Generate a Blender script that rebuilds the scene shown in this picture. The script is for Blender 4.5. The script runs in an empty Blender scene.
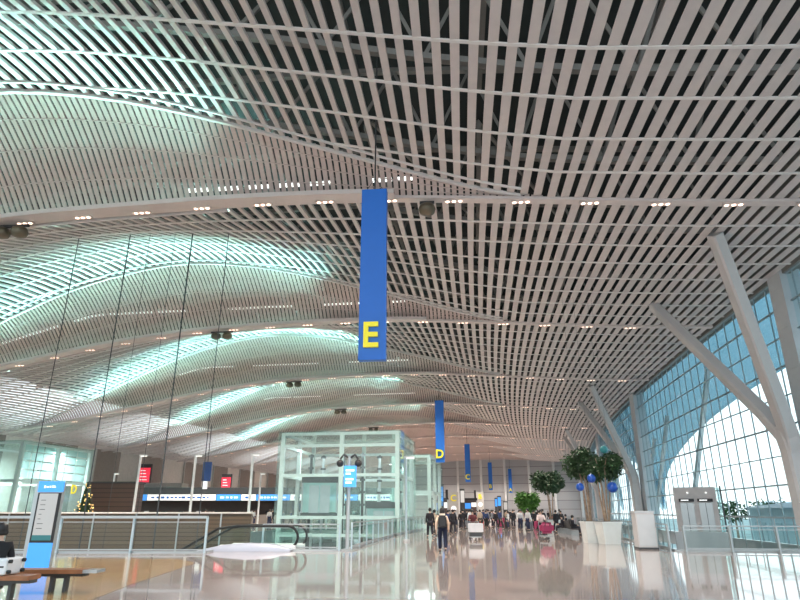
import bpy, bmesh, math, random
from mathutils import Vector, Matrix
from mathutils.geometry import tessellate_polygon
S = bpy.context.scene
COL = S.collection
random.seed(7)
PI = math.pi
EYE = 1.6
PITCH = math.radians(19.37)
F = 600.0
cp, sp = math.cos(PITCH), math.sin(PITCH)

# ------------------------------------------------------------------ camera, world, light, exposure
cd = bpy.data.cameras.new('camera'); cam = bpy.data.objects.new('camera', cd); COL.objects.link(cam)
cam.location = (0, 0, EYE); cam.rotation_euler = (PI/2 + PITCH, 0, 0)
cd.sensor_width = 36; cd.lens = 36*F/800; cd.clip_end = 2000; S.camera = cam
S.view_settings.view_transform = 'Standard'; S.view_settings.look = 'None'
S.view_settings.gamma = 1; S.view_settings.exposure = 1.12
S.cycles.max_bounces = 7; S.cycles.transparent_max_bounces = 24
S.cycles.caustics_reflective = False; S.cycles.caustics_refractive = False
S.cycles.sample_clamp_indirect = 4

W = bpy.data.worlds.new('sky'); S.world = W; W.use_nodes = True
nt = W.node_tree; nt.nodes.clear()
tc = nt.nodes.new('ShaderNodeTexCoord'); sx = nt.nodes.new('ShaderNodeSeparateXYZ')
cr = nt.nodes.new('ShaderNodeValToRGB'); bg = nt.nodes.new('ShaderNodeBackground'); wo = nt.nodes.new('ShaderNodeOutputWorld')
nt.links.new(tc.outputs['Generated'], sx.inputs[0]); nt.links.new(sx.outputs['Z'], cr.inputs[0])
cr.color_ramp.elements[0].position = 0.0; cr.color_ramp.elements[0].color = (0.92, 0.97, 0.98, 1)
cr.color_ramp.elements[1].position = 0.6; cr.color_ramp.elements[1].color = (0.62, 0.80, 0.95, 1)
nt.links.new(cr.outputs[0], bg.inputs[0]); bg.inputs[1].default_value = 1.0
nt.links.new(bg.outputs[0], wo.inputs[0])

# ------------------------------------------------------------------ hall frame: s along the (gently curving) hall, t to the right
ALPHA = math.radians(6.28); R0 = 660.0; S0 = 24.0
ca, sa = math.cos(ALPHA), math.sin(ALPHA)
def ST(s, t, z=0.0):
    th = (s - S0)/R0
    a = S0 + (R0 - t)*math.sin(th); b = R0 - (R0 - t)*math.cos(th)
    return Vector((b*ca + a*sa, a*ca - b*sa, z))
def head(s): return -(ALPHA + (s - S0)/R0)          # rotation about z so that local +Y runs along the hall
def inv(p):
    a = p[0]*sa + p[1]*ca; b = p[0]*ca - p[1]*sa
    th = math.atan2(a - S0, R0 - b); r = math.hypot(a - S0, R0 - b)
    return S0 + th*R0, R0 - r
def fl(px, py, z=0.0):                               # where the sight line through a point of the photograph meets height z
    u = (px - 400)/F; v = (300 - py)/F
    d = Vector((u, cp - v*sp, sp + v*cp)); k = (z - EYE)/d.z
    return Vector((d.x*k, d.y*k, z))
def XZ(px, py, Y):                                   # the same, at distance Y
    u = (px - 400)/F; v = (300 - py)/F
    d = Vector((u, cp - v*sp, sp + v*cp)); k = Y/d.y
    return Vector((d.x*k, Y, EYE + d.z*k))
def X0(px, Y, z=1.0): return (px - 400)/F*(Y*cp + (z - EYE)*sp)

for (s0, s1) in ((-8, 28), (28, 64), (64, 100)):     # sky portals in the window wall
    L = bpy.data.lights.new('window_portal', 'AREA'); L.shape = 'RECTANGLE'; L.size = s1 - s0; L.size_y = 19
    L.cycles.is_portal = True
    o = bpy.data.objects.new('window_portal', L); COL.objects.link(o); o.location = ST((s0+s1)/2, 16.6, 3.6)
    o.matrix_world = Matrix.Translation(o.location) @ Matrix.Rotation(head((s0+s1)/2), 4, 'Z') @ Matrix.Rotation(PI/2, 4, 'Z') @ Matrix.Rotation(PI/2, 4, 'X')
L = bpy.data.lights.new('open_hall_portal', 'AREA'); L.shape = 'RECTANGLE'; L.size = 70; L.size_y = 16; L.cycles.is_portal = True
o = bpy.data.objects.new('open_hall_portal', L); COL.objects.link(o); o.location = ST(-12, -18, 7)
o.matrix_world = Matrix.Translation(o.location) @ Matrix.Rotation(head(-12), 4, 'Z') @ Matrix.Rotation(-PI/2, 4, 'X')

BAYS = [(5 + 17*k, 22 + 17*k) for k in range(0, 9)]
def lamp_area(name, s, t, z, sx_, sy_, col, watts, rx=0.0, spread=180):
    L = bpy.data.lights.new(name, 'AREA'); L.shape = 'RECTANGLE'; L.size = sx_; L.size_y = sy_
    L.color = col; L.energy = watts; L.spread = math.radians(spread)
    o = bpy.data.objects.new(name, L); COL.objects.link(o)
    o.matrix_world = Matrix.Translation(ST(s, t, z)) @ Matrix.Rotation(head(s), 4, 'Z') @ Matrix.Rotation(rx, 4, 'X')
    return o
WARM = (1.0, 0.86, 0.76); CYAN_FILL_W = 250  # downlight tint; base power of the added cyan fill lamps
for k, (a, b) in enumerate(BAYS[:9]):                # downlights in the cross beams
    for t in (-32, -20, -8, 4):
        L = bpy.data.lights.new('beam_spot', 'SPOT'); L.energy = 3600 if k < 4 else (5000 if k < 6 else (4200 if k < 8 else 3000)); L.color = WARM; L.spot_size = math.radians(130); L.spot_blend = 0.8
        L.shadow_soft_size = 0.12
        o = bpy.data.objects.new('beam_spot', L); COL.objects.link(o); o.location = ST(b - 0.1, t, 13.2 if t > -25 else 11.0)
# ------------------------------------------------------------------ materials
def mat(name, col, rough=0.5, metal=0.0, noise=0.06, scale=3.0, spec=0.5, emit=None, bump=0.0, alpha=1.0):
    m = bpy.data.materials.new(name); m.use_nodes = True; t = m.node_tree; p = t.nodes['Principled BSDF']
    p.inputs['Roughness'].default_value = rough; p.inputs['Metallic'].default_value = metal
    p.inputs['Specular IOR Level'].default_value = spec
    n = t.nodes.new('ShaderNodeTexNoise'); n.inputs['Scale'].default_value = scale; n.inputs['Detail'].default_value = 3
    g = t.nodes.new('ShaderNodeTexCoord'); t.links.new(g.outputs['Object'], n.inputs['Vector'])
    r = t.nodes.new('ShaderNodeValToRGB'); r.color_ramp.elements[0].position = 0.3; r.color_ramp.elements[1].position = 0.7
    r.color_ramp.elements[0].color = [max(0, c*(1 - noise)) for c in col] + [1]
    r.color_ramp.elements[1].color = [min(1, c*(1 + noise)) for c in col] + [1]
    t.links.new(n.outputs['Fac'], r.inputs[0]); t.links.new(r.outputs[0], p.inputs['Base Color'])
    if emit:
        p.inputs['Emission Color'].default_value = list(emit[:3]) + [1]; p.inputs['Emission Strength'].default_value = emit[3]
    if bump:
        b = t.nodes.new('ShaderNodeBump'); b.inputs['Strength'].default_value = bump; t.links.new(n.outputs['Fac'], b.inputs['Height']); t.links.new(b.outputs[0], p.inputs['Normal'])
    return m
def glass(name, tint, refl=1.0, rough=0.02, frost=0.0, frostcol=(0.6, 0.9, 0.9), ior=1.25):
    m = bpy.data.materials.new(name); m.use_nodes = True; t = m.node_tree; t.nodes.clear()
    o = t.nodes.new('ShaderNodeOutputMaterial'); mx = t.nodes.new('ShaderNodeMixShader')
    tr = t.nodes.new('ShaderNodeBsdfTransparent'); gl = t.nodes.new('ShaderNodeBsdfGlossy'); fc = t.nodes.new('ShaderNodeLayerWeight'); pw = t.nodes.new('ShaderNodeMath'); pw.operation = 'POWER'; pw.inputs[1].default_value = 5.0; lw = t.nodes.new('ShaderNodeMath'); lw.operation = 'MULTIPLY_ADD'
    f0 = ((ior-1)/(ior+1))**2 + 0.015; t.links.new(fc.outputs['Facing'], pw.inputs[0]); t.links.new(pw.outputs[0], lw.inputs[0]); lw.inputs[1].default_value = 0.8*min(1, (ior-1)*3); lw.inputs[2].default_value = f0
    tr.inputs[0].default_value = list(tint) + [1]; gl.inputs['Roughness'].default_value = rough; gl.inputs[0].default_value = (refl, refl, refl, 1)
    t.links.new(lw.outputs[0], mx.inputs[0]); t.links.new(gl.outputs[0], mx.inputs[2])
    if frost:
        df = t.nodes.new('ShaderNodeBsdfDiffuse'); df.inputs[0].default_value = list(frostcol) + [1]
        tl = t.nodes.new('ShaderNodeBsdfTranslucent'); tl.inputs[0].default_value = list(frostcol) + [1]
        a = t.nodes.new('ShaderNodeMixShader'); a.inputs[0].default_value = 0.5; t.links.new(df.outputs[0], a.inputs[1]); t.links.new(tl.outputs[0], a.inputs[2])
        b = t.nodes.new('ShaderNodeMixShader'); b.inputs[0].default_value = frost; t.links.new(tr.outputs[0], b.inputs[1]); t.links.new(a.outputs[0], b.inputs[2])
        t.links.new(b.outputs[0], mx.inputs[1])
    else: t.links.new(tr.outputs[0], mx.inputs[1])
    t.links.new(mx.outputs[0], o.inputs[0]); return m
M = {}
M['slat'] = mat('slat_paint', (0.60, 0.55, 0.53), 0.55, noise=0.03)
M['leaf'] = mat('leaf_slat_paint', (0.56, 0.46, 0.425), 0.55, noise=0.03)
M['beam'] = mat('beam_paint', (0.62, 0.56, 0.54), 0.5, noise=0.03)
M['rib'] = mat('rib_paint', (0.70, 0.68, 0.66), 0.5, noise=0.03)
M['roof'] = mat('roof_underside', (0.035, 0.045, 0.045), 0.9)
M['truss'] = mat('truss_paint', (0.22, 0.215, 0.20), 0.6)
M['column'] = mat('column_paint', (0.52, 0.51, 0.51), 0.4, noise=0.02)
M['pier'] = mat('pier_cladding', (0.52, 0.55, 0.57), 0.45, noise=0.03)
M['mullion'] = mat('mullion_metal', (0.26, 0.34, 0.37), 0.5, 0.0); M['outglass'] = mat('outside_glazing', (0.30, 0.46, 0.48), 0.3)
M['pane'] = glass('window_glass', (0.80, 0.93, 0.95), 0.9, ior=1.12)
M['railglass'] = glass('rail_glass', (0.80, 0.90, 0.88), 0.9)
M['boxglass'] = glass('lift_glass', (0.87, 0.97, 0.955), 0.9, frost=0.07, frostcol=(0.65, 0.92, 0.90))
M['frost'] = glass('frosted_glass', (0.80, 0.95, 0.95), 0.8, frost=0.6, frostcol=(0.66, 0.97, 0.96))
M['steel'] = mat('brushed_steel', (0.42, 0.45, 0.46), 0.35, 0.6, noise=0.03)
M['paleframe'] = mat('pale_green_frame', (0.66, 0.73, 0.72), 0.35, 0.0, noise=0.03)
M['bluesteel'] = mat('post_paint', (0.50, 0.62, 0.68), 0.4, 0.2, noise=0.03)
M['wallgrey'] = mat('wall_panel_grey', (0.47, 0.46, 0.44), 0.6)
M['wallcream'] = mat('wall_panel_cream', (0.80, 0.76, 0.71), 0.6)
M['wallbrown'] = mat('wall_panel_taupe', (0.33, 0.29, 0.26), 0.6)
M['endwall'] = mat('end_wall_panel', (0.50, 0.50, 0.51), 0.6, noise=0.04)
M['pilaster'] = mat('pilaster_white', (0.75, 0.77, 0.77), 0.5)
M['white'] = mat('white_paint', (0.80, 0.82, 0.82), 0.4)
M['pot'] = mat('planter_white', (0.78, 0.82, 0.80), 0.35, noise=0.03)
M['black'] = mat('black_paint', (0.02, 0.02, 0.022), 0.5)
M['dark'] = mat('dark_metal', (0.06, 0.065, 0.07), 0.45, 0.3)
M['rubber'] = mat('handrail_rubber', (0.012, 0.014, 0.014), 0.45)
M['blue'] = mat('sign_blue', (0.010, 0.14, 0.56), 0.45, noise=0.02)
M['bluelit'] = mat('lit_blue_panel', (0.05, 0.3, 0.8), 0.4, emit=(0.06, 0.30, 0.85, 0.38), noise=0.02)
M['whitelit'] = mat('lit_white_panel', (0.8, 0.8, 0.8), 0.4, emit=(0.9, 0.9, 0.88, 0.38), noise=0.02)
M['screen'] = mat('lit_screen', (0.3, 0.3, 0.3), 0.3, emit=(0.55, 0.55, 0.53, 0.25), noise=0.02)
M['redlit'] = mat('lit_red_screen', (0.5, 0.02, 0.04), 0.3, emit=(0.9, 0.03, 0.07, 0.45), noise=0.5, scale=0.9)
M['yellow'] = mat('letter_yellow', (0.85, 0.72, 0.02), 0.45, emit=(0.85, 0.72, 0.02, 0.10), noise=0.02)
M['lampglow'] = mat('lamp_glow', (1, 0.9, 0.8), 0.4, emit=(1.0, 0.66, 0.5, 1.6), noise=0.01)
M['tubeglow'] = mat('tube_glow', (1, 1, 1), 0.4, emit=(0.95, 1.0, 0.97, 0.9), noise=0.01)
M['postglow'] = mat('pole_lamp_glow', (1, 1, 1), 0.4, emit=(1.0, 0.93, 0.85, 1.0), noise=0.01)
M['leafgreen'] = mat('foliage', (0.03, 0.075, 0.025), 0.6, noise=0.5, scale=2.0)
M['leafdark'] = mat('foliage_dark', (0.025, 0.065, 0.025), 0.6, noise=0.5, scale=2.0)
M['leafbright'] = mat('foliage_bright', (0.07, 0.19, 0.03), 0.6, noise=0.4, scale=2.0)
M['trunk'] = mat('bark', (0.33, 0.24, 0.17), 0.8, noise=0.3, scale=8)
M['soil'] = mat('soil', (0.05, 0.035, 0.025), 0.9)
M['bauble'] = mat('bauble_blue', (0.01, 0.08, 0.42), 0.3, noise=0.02)
M['teal'] = mat('bauble_teal', (0.03, 0.22, 0.24), 0.3, noise=0.02)
M['gold'] = mat('gold_lights', (0.9, 0.6, 0.2), 0.4, emit=(1.0, 0.6, 0.2, 1.5))
M['brownclad'] = mat('dark_brown_cladding', (0.085, 0.05, 0.042), 0.5)
M['skin'] = mat('skin', (0.60, 0.40, 0.30), 0.55)
M['hair'] = mat('black_hair', (0.012, 0.010, 0.010), 0.5)
M['shoe'] = mat('shoe', (0.03, 0.03, 0.03), 0.5)
M['canopyout'] = glass('outside_canopy', (0.42, 0.55, 0.60), 0.2, 0.1, frost=0.2, frostcol=(0.42, 0.66, 0.78))
M['grass'] = mat('outside_ground', (0.30, 0.36, 0.33), 0.9, noise=0.2, scale=0.1)
def wood(name, c1, c2, period, axis='Z', rough=0.45, duty=0.78, gap=(0.012, 0.010, 0.008)):
    m = mat(name, c1, rough); t = m.node_tree; p = t.nodes['Principled BSDF']
    g = t.nodes.new('ShaderNodeTexCoord'); x = t.nodes.new('ShaderNodeSeparateXYZ'); t.links.new(g.outputs['Object'], x.inputs[0])
    d = t.nodes.new('ShaderNodeMath'); d.operation = 'DIVIDE'; d.inputs[1].default_value = period; t.links.new(x.outputs[axis], d.inputs[0])
    f = t.nodes.new('ShaderNodeMath'); f.operation = 'FRACT'; t.links.new(d.outputs[0], f.inputs[0])
    fl_ = t.nodes.new('ShaderNodeMath'); fl_.operation = 'FLOOR'; t.links.new(d.outputs[0], fl_.inputs[0])
    wn = t.nodes.new('ShaderNodeTexWhiteNoise'); wn.noise_dimensions = '1D'; t.links.new(fl_.outputs[0], wn.inputs['W'])
    mixc = t.nodes.new('ShaderNodeMix'); mixc.data_type = 'RGBA'; mixc.inputs[6].default_value = list(c1)+[1]; mixc.inputs[7].default_value = list(c2)+[1]
    t.links.new(wn.outputs['Value'], mixc.inputs[0])
    gt = t.nodes.new('ShaderNodeMath'); gt.operation = 'GREATER_THAN'; gt.inputs[1].default_value = duty; t.links.new(f.outputs[0], gt.inputs[0])
    m2 = t.nodes.new('ShaderNodeMix'); m2.data_type = 'RGBA'; t.links.new(gt.outputs[0], m2.inputs[0]); t.links.new(mixc.outputs[2], m2.inputs[6]); m2.inputs[7].default_value = list(gap)+[1]
    t.links.new(m2.outputs[2], p.inputs['Base Color']); return m
M['slatwood'] = wood('slatted_wood', (0.10, 0.068, 0.042), (0.13, 0.09, 0.056), 0.28, duty=0.86, gap=(0.02, 0.015, 0.011))
M['brownslat'] = wood('brown_board_cladding', (0.085, 0.05, 0.042), (0.11, 0.062, 0.05), 0.4, duty=0.88)
M['benchwood'] = mat('bench_wood', (0.30, 0.12, 0.05), 0.35, noise=0.25, scale=4)
M['endwall2'] = wood('end_wall_boards', (0.42, 0.44, 0.47), (0.48, 0.50, 0.52), 2.1, duty=0.93, gap=(0.22, 0.22, 0.23))
def floor_mat(name, c, c2, rough):
    m = mat(name, c, rough, spec=0.8); t = m.node_tree; p = t.nodes['Principled BSDF']
    g = t.nodes.new('ShaderNodeTexCoord'); b = t.nodes.new('ShaderNodeTexBrick'); b.offset = 0; b.inputs['Scale'].default_value = 1.0
    b.inputs['Brick Width'].default_value = 1.2; b.inputs['Row Height'].default_value = 1.2; b.inputs['Mortar Size'].default_value = 0.006
    b.inputs['Color1'].default_value = list(c)+[1]; b.inputs['Color2'].default_value = list(c2)+[1]; b.inputs['Mortar'].default_value = [q*0.8 for q in c]+[1]
    mp = t.nodes.new('ShaderNodeMapping'); mp.inputs['Rotation'].default_value = (0, 0, ALPHA); t.links.new(g.outputs['Object'], mp.inputs[0]); t.links.new(mp.outputs[0], b.inputs['Vector'])
    t.links.new(b.outputs['Color'], p.inputs['Base Color'])
    n = t.nodes.new('ShaderNodeTexNoise'); n.inputs['Scale'].default_value = 0.9; n.inputs['Detail'].default_value = 2; t.links.new(g.outputs['Object'], n.inputs['Vector'])
    bp = t.nodes.new('ShaderNodeBump'); bp.inputs['Strength'].default_value = 0.02; bp.inputs['Distance'].default_value = 0.05
    t.links.new(n.outputs['Fac'], bp.inputs['Height']); t.links.new(bp.outputs[0], p.inputs['Normal'])
    return m
M['floor'] = floor_mat('polished_granite', (0.39, 0.335, 0.31), (0.42, 0.36, 0.335), 0.05)
M['inlay'] = floor_mat('tan_stone_inlay', (0.50, 0.31, 0.13), (0.53, 0.33, 0.145), 0.10)
M['lower'] = floor_mat('lower_level_stone', (0.42, 0.40, 0.37), (0.45, 0.43, 0.40), 0.25)

# ------------------------------------------------------------------ mesh helpers
class MB:
    def __init__(s): s.v = []; s.f = []; s.mi = []
    def add(s, vs, fs, mi=0):
        n = len(s.v); s.v += [tuple(v) for v in vs]
        for f in fs: s.f.append(tuple(i + n for i in f)); s.mi.append(mi)
        return s
    def hexa(s, b, t, mi=0):         # 4 bottom, 4 top corners
        return s.add(list(b) + list(t), [(3,2,1,0),(4,5,6,7),(0,1,5,4),(1,2,6,5),(2,3,7,6),(3,0,4,7)], mi)
    def box(s, x0, x1, y0, y1, z0, z1, mi=0):
        return s.hexa([(x0,y0,z0),(x1,y0,z0),(x1,y1,z0),(x0,y1,z0)], [(x0,y0,z1),(x1,y0,z1),(x1,y1,z1),(x0,y1,z1)], mi)
    def bar(s, a, b, w, h=None, mi=0, up=(0,0,1)):   # rectangular bar a->b
        a = Vector(a); b = Vector(b); h = h or w; d = (b - a).normalized(); u = Vector(up)
        if abs(d.dot(u)) > 0.98: u = Vector((0,1,0))
        x = d.cross(u).normalized(); y = x.cross(d).normalized()
        q = [x*(-w/2)+y*(-h/2), x*(w/2)+y*(-h/2), x*(w/2)+y*(h/2), x*(-w/2)+y*(h/2)]
        return s.hexa([a+k for k in q], [b+k for k in q], mi)
    def tube(s, pts, r, n=8, mi=0, cap=True):
        pts = [Vector(p) for p in pts]; rs = r if isinstance(r, (list, tuple)) else [r]*len(pts)
        rings = []; prev = None
        for i, p in enumerate(pts):
            d = (pts[min(i+1, len(pts)-1)] - pts[max(i-1, 0)]).normalized()
            u = prev if prev is not None else (Vector((0,0,1)) if abs(d.z) < 0.9 else Vector((1,0,0)))
            x = (u - d*u.dot(d)).normalized(); y = d.cross(x); prev = x
            rings.append([p + x*math.cos(2*PI*k/n)*rs[i] + y*math.sin(2*PI*k/n)*rs[i] for k in range(n)])
        vs = [v for r_ in rings for v in r_]; fs = []
        for i in range(len(pts)-1):
            for k in range(n):
                a = i*n+k; b = i*n+(k+1) % n; fs.append((a, b, b+n, a+n))
        if cap: fs.append(tuple(range(n-1, -1, -1))); fs.append(tuple((len(pts)-1)*n+k for k in range(n)))
        return s.add(vs, fs, mi)
    def lathe(s, prof, c=(0,0,0), n=16, mi=0, sx_=1, sy_=1):
        vs = []; fs = []
        for (r, z) in prof:
            for k in range(n): vs.append((c[0]+r*math.cos(2*PI*k/n)*sx_, c[1]+r*math.sin(2*PI*k/n)*sy_, c[2]+z))
        for i in range(len(prof)-1):
            for k in range(n):
                a = i*n+k; b = i*n+(k+1) % n; fs.append((a, b, b+n, a+n))
        fs.append(tuple(range(n-1, -1, -1))); fs.append(tuple((len(prof)-1)*n+k for k in range(n)))
        return s.add(vs, fs, mi)
    def ball(s, c, r, n=12, mi=0, sc=(1,1,1)):
        prof = [(max(1e-4, r*math.sin(PI*i/(n//2+2))), -r*math.cos(PI*i/(n//2+2))*sc[2]) for i in range(n//2+3)]
        return s.lathe(prof, c, n, mi, sc[0], sc[1])
    def build(s, name, m, parent=None, smooth=False, loc=None):
        me = bpy.data.meshes.new(name); me.from_pydata(s.v, [], s.f)
        ms = m if isinstance(m, (list, tuple)) else [m]
        for k in ms: me.materials.append(M[k] if isinstance(k, str) else k)
        if len(ms) > 1: me.polygons.foreach_set('material_index', s.mi)
        if smooth: me.polygons.foreach_set('use_smooth', [True]*len(s.f))
        me.update(); o = bpy.data.objects.new(name, me); COL.objects.link(o)
        if parent: o.parent = parent
        if loc is not None: o.location = loc
        return o
def tag(o, label, cat, group=None):
    o['label'] = label; o['category'] = cat
    if group: o['group'] = group
    return o
def thing(name, label, cat, loc=(0,0,0), rz=0, group=None):
    o = bpy.data.objects.new(name, None); COL.objects.link(o); o.location = loc; o.rotation_euler = (0,0,rz); o.empty_display_size = 0.2
    return tag(o, label, cat, group)
def struct(o): o['kind'] = 'structure'; return o
def copy_tree(o, parent=None):
    c = o.copy(); COL.objects.link(c); c.parent = parent
    for ch in list(o.children): copy_tree(ch, c)
    return c
def place(o, loc, rz=None, label=None, group=None, sc=None):
    o.location = loc
    if rz is not None: o.rotation_euler = (0,0,rz)
    if label: o['label'] = label
    if group: o['group'] = group
    if sc: o.scale = (sc,)*3
    return o
def text(body, size, ext, m, parent, loc, rot=(PI/2,0,0), name='lettering', fat=0.0, sx_=1.0):
    c = bpy.data.curves.new('tmp', 'FONT'); c.body = body; c.size = size; c.extrude = ext; c.offset = fat; c.align_x = 'CENTER'; c.align_y = 'CENTER'; c.resolution_u = 4
    t = bpy.data.objects.new('tmp', c); COL.objects.link(t)
    bpy.context.view_layer.update()
    me = bpy.data.meshes.new_from_object(t.evaluated_get(bpy.context.evaluated_depsgraph_get()))
    bpy.data.objects.remove(t)
    me.materials.clear(); me.materials.append(M[m]); o = bpy.data.objects.new(name, me); COL.objects.link(o)
    o.parent = parent; o.location = loc; o.rotation_euler = rot; o.scale = (sx_, 1, 1); return o
def lerp_tab(tab, x):
    if x <= tab[0][0]: return tab[0][1]
    for (a, va), (b, vb) in zip(tab, tab[1:]):
        if x <= b:
            u = (x - a)/(b - a); return va + (vb - va)*u
    return tab[-1][1]
def smooth_tab(tab):
    xs = [tab[0][0] + (tab[-1][0]-tab[0][0])*i/200 for i in range(201)]
    ys = [lerp_tab(tab, x) for x in xs]
    for _ in range(60): ys = [ys[0]] + [(ys[i-1]+2*ys[i]+ys[i+1])/4 for i in range(1, 200)] + [ys[-1]]
    return list(zip(xs, ys))

# ------------------------------------------------------------------ ceiling
Z0 = smooth_tab([(-50, 9.1), (-42, 10.1), (-33, 11.7), (-26, 13.0), (-19, 13.8), (-10, 14.05), (-4, 14.0), (5, 13.35), (10, 12.95), (16, 12.7)])
HH = smooth_tab([(-50, 0), (-46, 0.1), (-40, 1.0), (-32, 2.3), (-26, 3.1), (-19, 3.5), (-14, 3.1), (-10, 2.35), (-6, 1.5), (-2.4, 0.8), (2.5, 0.0), (16, 0)])
WW = [(-30, 0.34), (-22, 0.32), (-17, 0.25), (-12, 0.17), (-4, 0.18), (0, 0.27), (6, 0.345)]
SL = 0.81
def z0(t): return lerp_tab(Z0, t)
def hh(t):
    h = lerp_tab(HH, t); return h if h > 0.06 else 0.0
def prof(u): return math.sin(PI/2*min(1, u))**1.35
TL, TR = -50.0, 15.6
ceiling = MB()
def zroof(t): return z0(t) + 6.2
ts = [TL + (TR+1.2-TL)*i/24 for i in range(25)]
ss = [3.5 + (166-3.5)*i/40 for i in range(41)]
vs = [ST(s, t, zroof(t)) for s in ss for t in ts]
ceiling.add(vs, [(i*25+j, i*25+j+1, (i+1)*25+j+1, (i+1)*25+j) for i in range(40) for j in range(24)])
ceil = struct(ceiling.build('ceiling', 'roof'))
def strip(mb, path, wfun, depth):     # flat slat: path = [(s,t,z)], bottom face plus sides
    vs = []; fs = []
    for (s, t, z) in path:
        w = wfun/2
        vs += [ST(s, t-w, z), ST(s, t+w, z), ST(s, t+w, z+depth), ST(s, t-w, z+depth)]
    for i in range(len(path)-1):
        a = 4*i; b = a+4
        fs += [(a, b, b+1, a+1), (a+1, b+1, b+2, a+2), (a+3, a, b, b+3)] 
    fs += [(0, 1, 2, 3), (4*len(path)-1, 4*len(path)-2, 4*len(path)-3, 4*len(path)-4)]
    mb.add(vs, fs)
P1 = 0.53; NR = 8
for k, (a, b) in enumerate(BAYS):
    m = MB(); fine = MB(); ribs = MB(); fribs = MB()
    nt_ = int((TR - TL)/P1)
    far = k > 4
    for i in range(nt_):
        t = TR - P1*(i + 0.5)
        h = hh(t); e = b - h/SL; w = lerp_tab(WW, t)
        n = 8 if h == 0 else 14
        if far: n = max(4, n//2)
        strip(m, [(a + (e-a)*q/n, t, z0(t) + h*prof(q/n)) for q in range(n+1)], w, 0.03 if t > 2 else 0.12)
        if h > 0:
            for dt in (-P1/4, P1/4):
                t2 = t + dt; h2 = hh(t2); e2 = b - h2/SL
                if h2 <= 0: continue
                strip(fine, [(e2 + (b-e2)*q/4, t2, z0(t2) + h2*(1-q/4) + 0.12*h2*math.sin(PI*q/4)) for q in range(5)], 0.185, 0.08)
    m.build('slat_panel', 'slat', ceil); fine.build('fine_slat_panel', 'leaf', ceil)
    tt = [TL + (TR-TL)*i/60 for i in range(61)]
    def crossbar(mb, fs_, fz_, w, d, tts=tt):
        vs = []; fs = []
        for t in tts:
            s = fs_(t); z = fz_(t)
            vs += [ST(s-w/2, t, z-d), ST(s+w/2, t, z-d), ST(s+w/2, t, z+0.02), ST(s-w/2, t, z+0.02)]
        for i in range(len(tts)-1):
            p = 4*i; q = p+4
            fs += [(p, p+1, q+1, q), (p+1, p+2, q+2, q+1), (p+3, p, q, q+3), (p+2, p+3, q+3, q+2)]
        mb.add(vs, fs)
    for j in range(1, NR):
        sj = a + (b - a)*j/NR; run = []
        for t in tt + [None]:
            if t is not None and sj < b - hh(t)/SL - 0.25: run.append(t)
            else:
                if len(run) > 1: crossbar(ribs, lambda t: sj, lambda t: z0(t) + hh(t)*prof((sj-a)/(b - hh(t)/SL - a)), 0.11, 0.03, run)
                run = []
    ridge = [t for t in tt if hh(t) > 0]
    crossbar(ribs, lambda t: b - hh(t)/SL, lambda t: z0(t)+hh(t), 0.16, 0.10, ridge)
    crossbar(ribs, lambda t: b - hh(t)/SL - 0.55, lambda t: z0(t)+hh(t)-0.02, 0.09, 0.06, ridge)
    for j in (1, 2, 3):
        crossbar(fribs, lambda t: b - hh(t)/SL*(1-j/4), lambda t: z0(t)+hh(t)*(1-j/4)+0.12*hh(t)*math.sin(PI*j/4), 0.05, 0.01, ridge)
    ribs.build('rib', 'rib', ceil); fribs.build('fine_rib', 'leaf', ceil)
    bm_ = MB(); crossbar(bm_, lambda t: b, lambda t: z0(t)+0.0, 0.42, 0.10); bm_.build('cross_beam', 'beam', ceil)
    if k < 6:                            # added cyan fill lamps and housing, imitating skylight glow on the slats
        hs = MB(); ct = [-38 + 28*i/30 for i in range(31)]
        crossbar(hs, lambda t: a + 0.36, lambda t: z0(t) - 0.02, 0.05, 0.16, ct); hs.build('added_fill_housing', 'beam', ceil)
        for i in range(7):
            t = -36 + 4*i; lamp_area('added_cyan_fill', a + 0.48, t, z0(t) - 0.08, 3.7, 0.10, (0.42, 1.0, 0.93), CYAN_FILL_W*(0.35 if k == 0 else 0.75), rx=math.radians(152), spread=68)
    if k < 5:  # second added lamp row, behind an invented lip that screens it from the camera
        cv = MB(); ct = [-46 + 43.4*i/50 for i in range(51)]
        crossbar(cv, lambda t: b - 0.72, lambda t: z0(t) + 0.0, 0.03, 0.18, ct)
        crossbar(cv, lambda t: b - 0.46, lambda t: z0(t) - 0.15, 0.52, 0.02, ct); cv.build('added_fill_shield', 'beam', ceil)
        for i in range(7):
            t = -36 + 4*i; L = lamp_area('added_cyan_fill', b - 0.45, t, z0(t) - 0.05, 3.7, 0.10, (0.42, 1.0, 0.93), CYAN_FILL_W*0.75, rx=-PI/2 - 0.33, spread=75)
            L.matrix_world = L.matrix_world @ Matrix.Rotation(-math.atan2(z0(t+1.8) - z0(t-1.8), 3.6), 4, 'Z')
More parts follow.
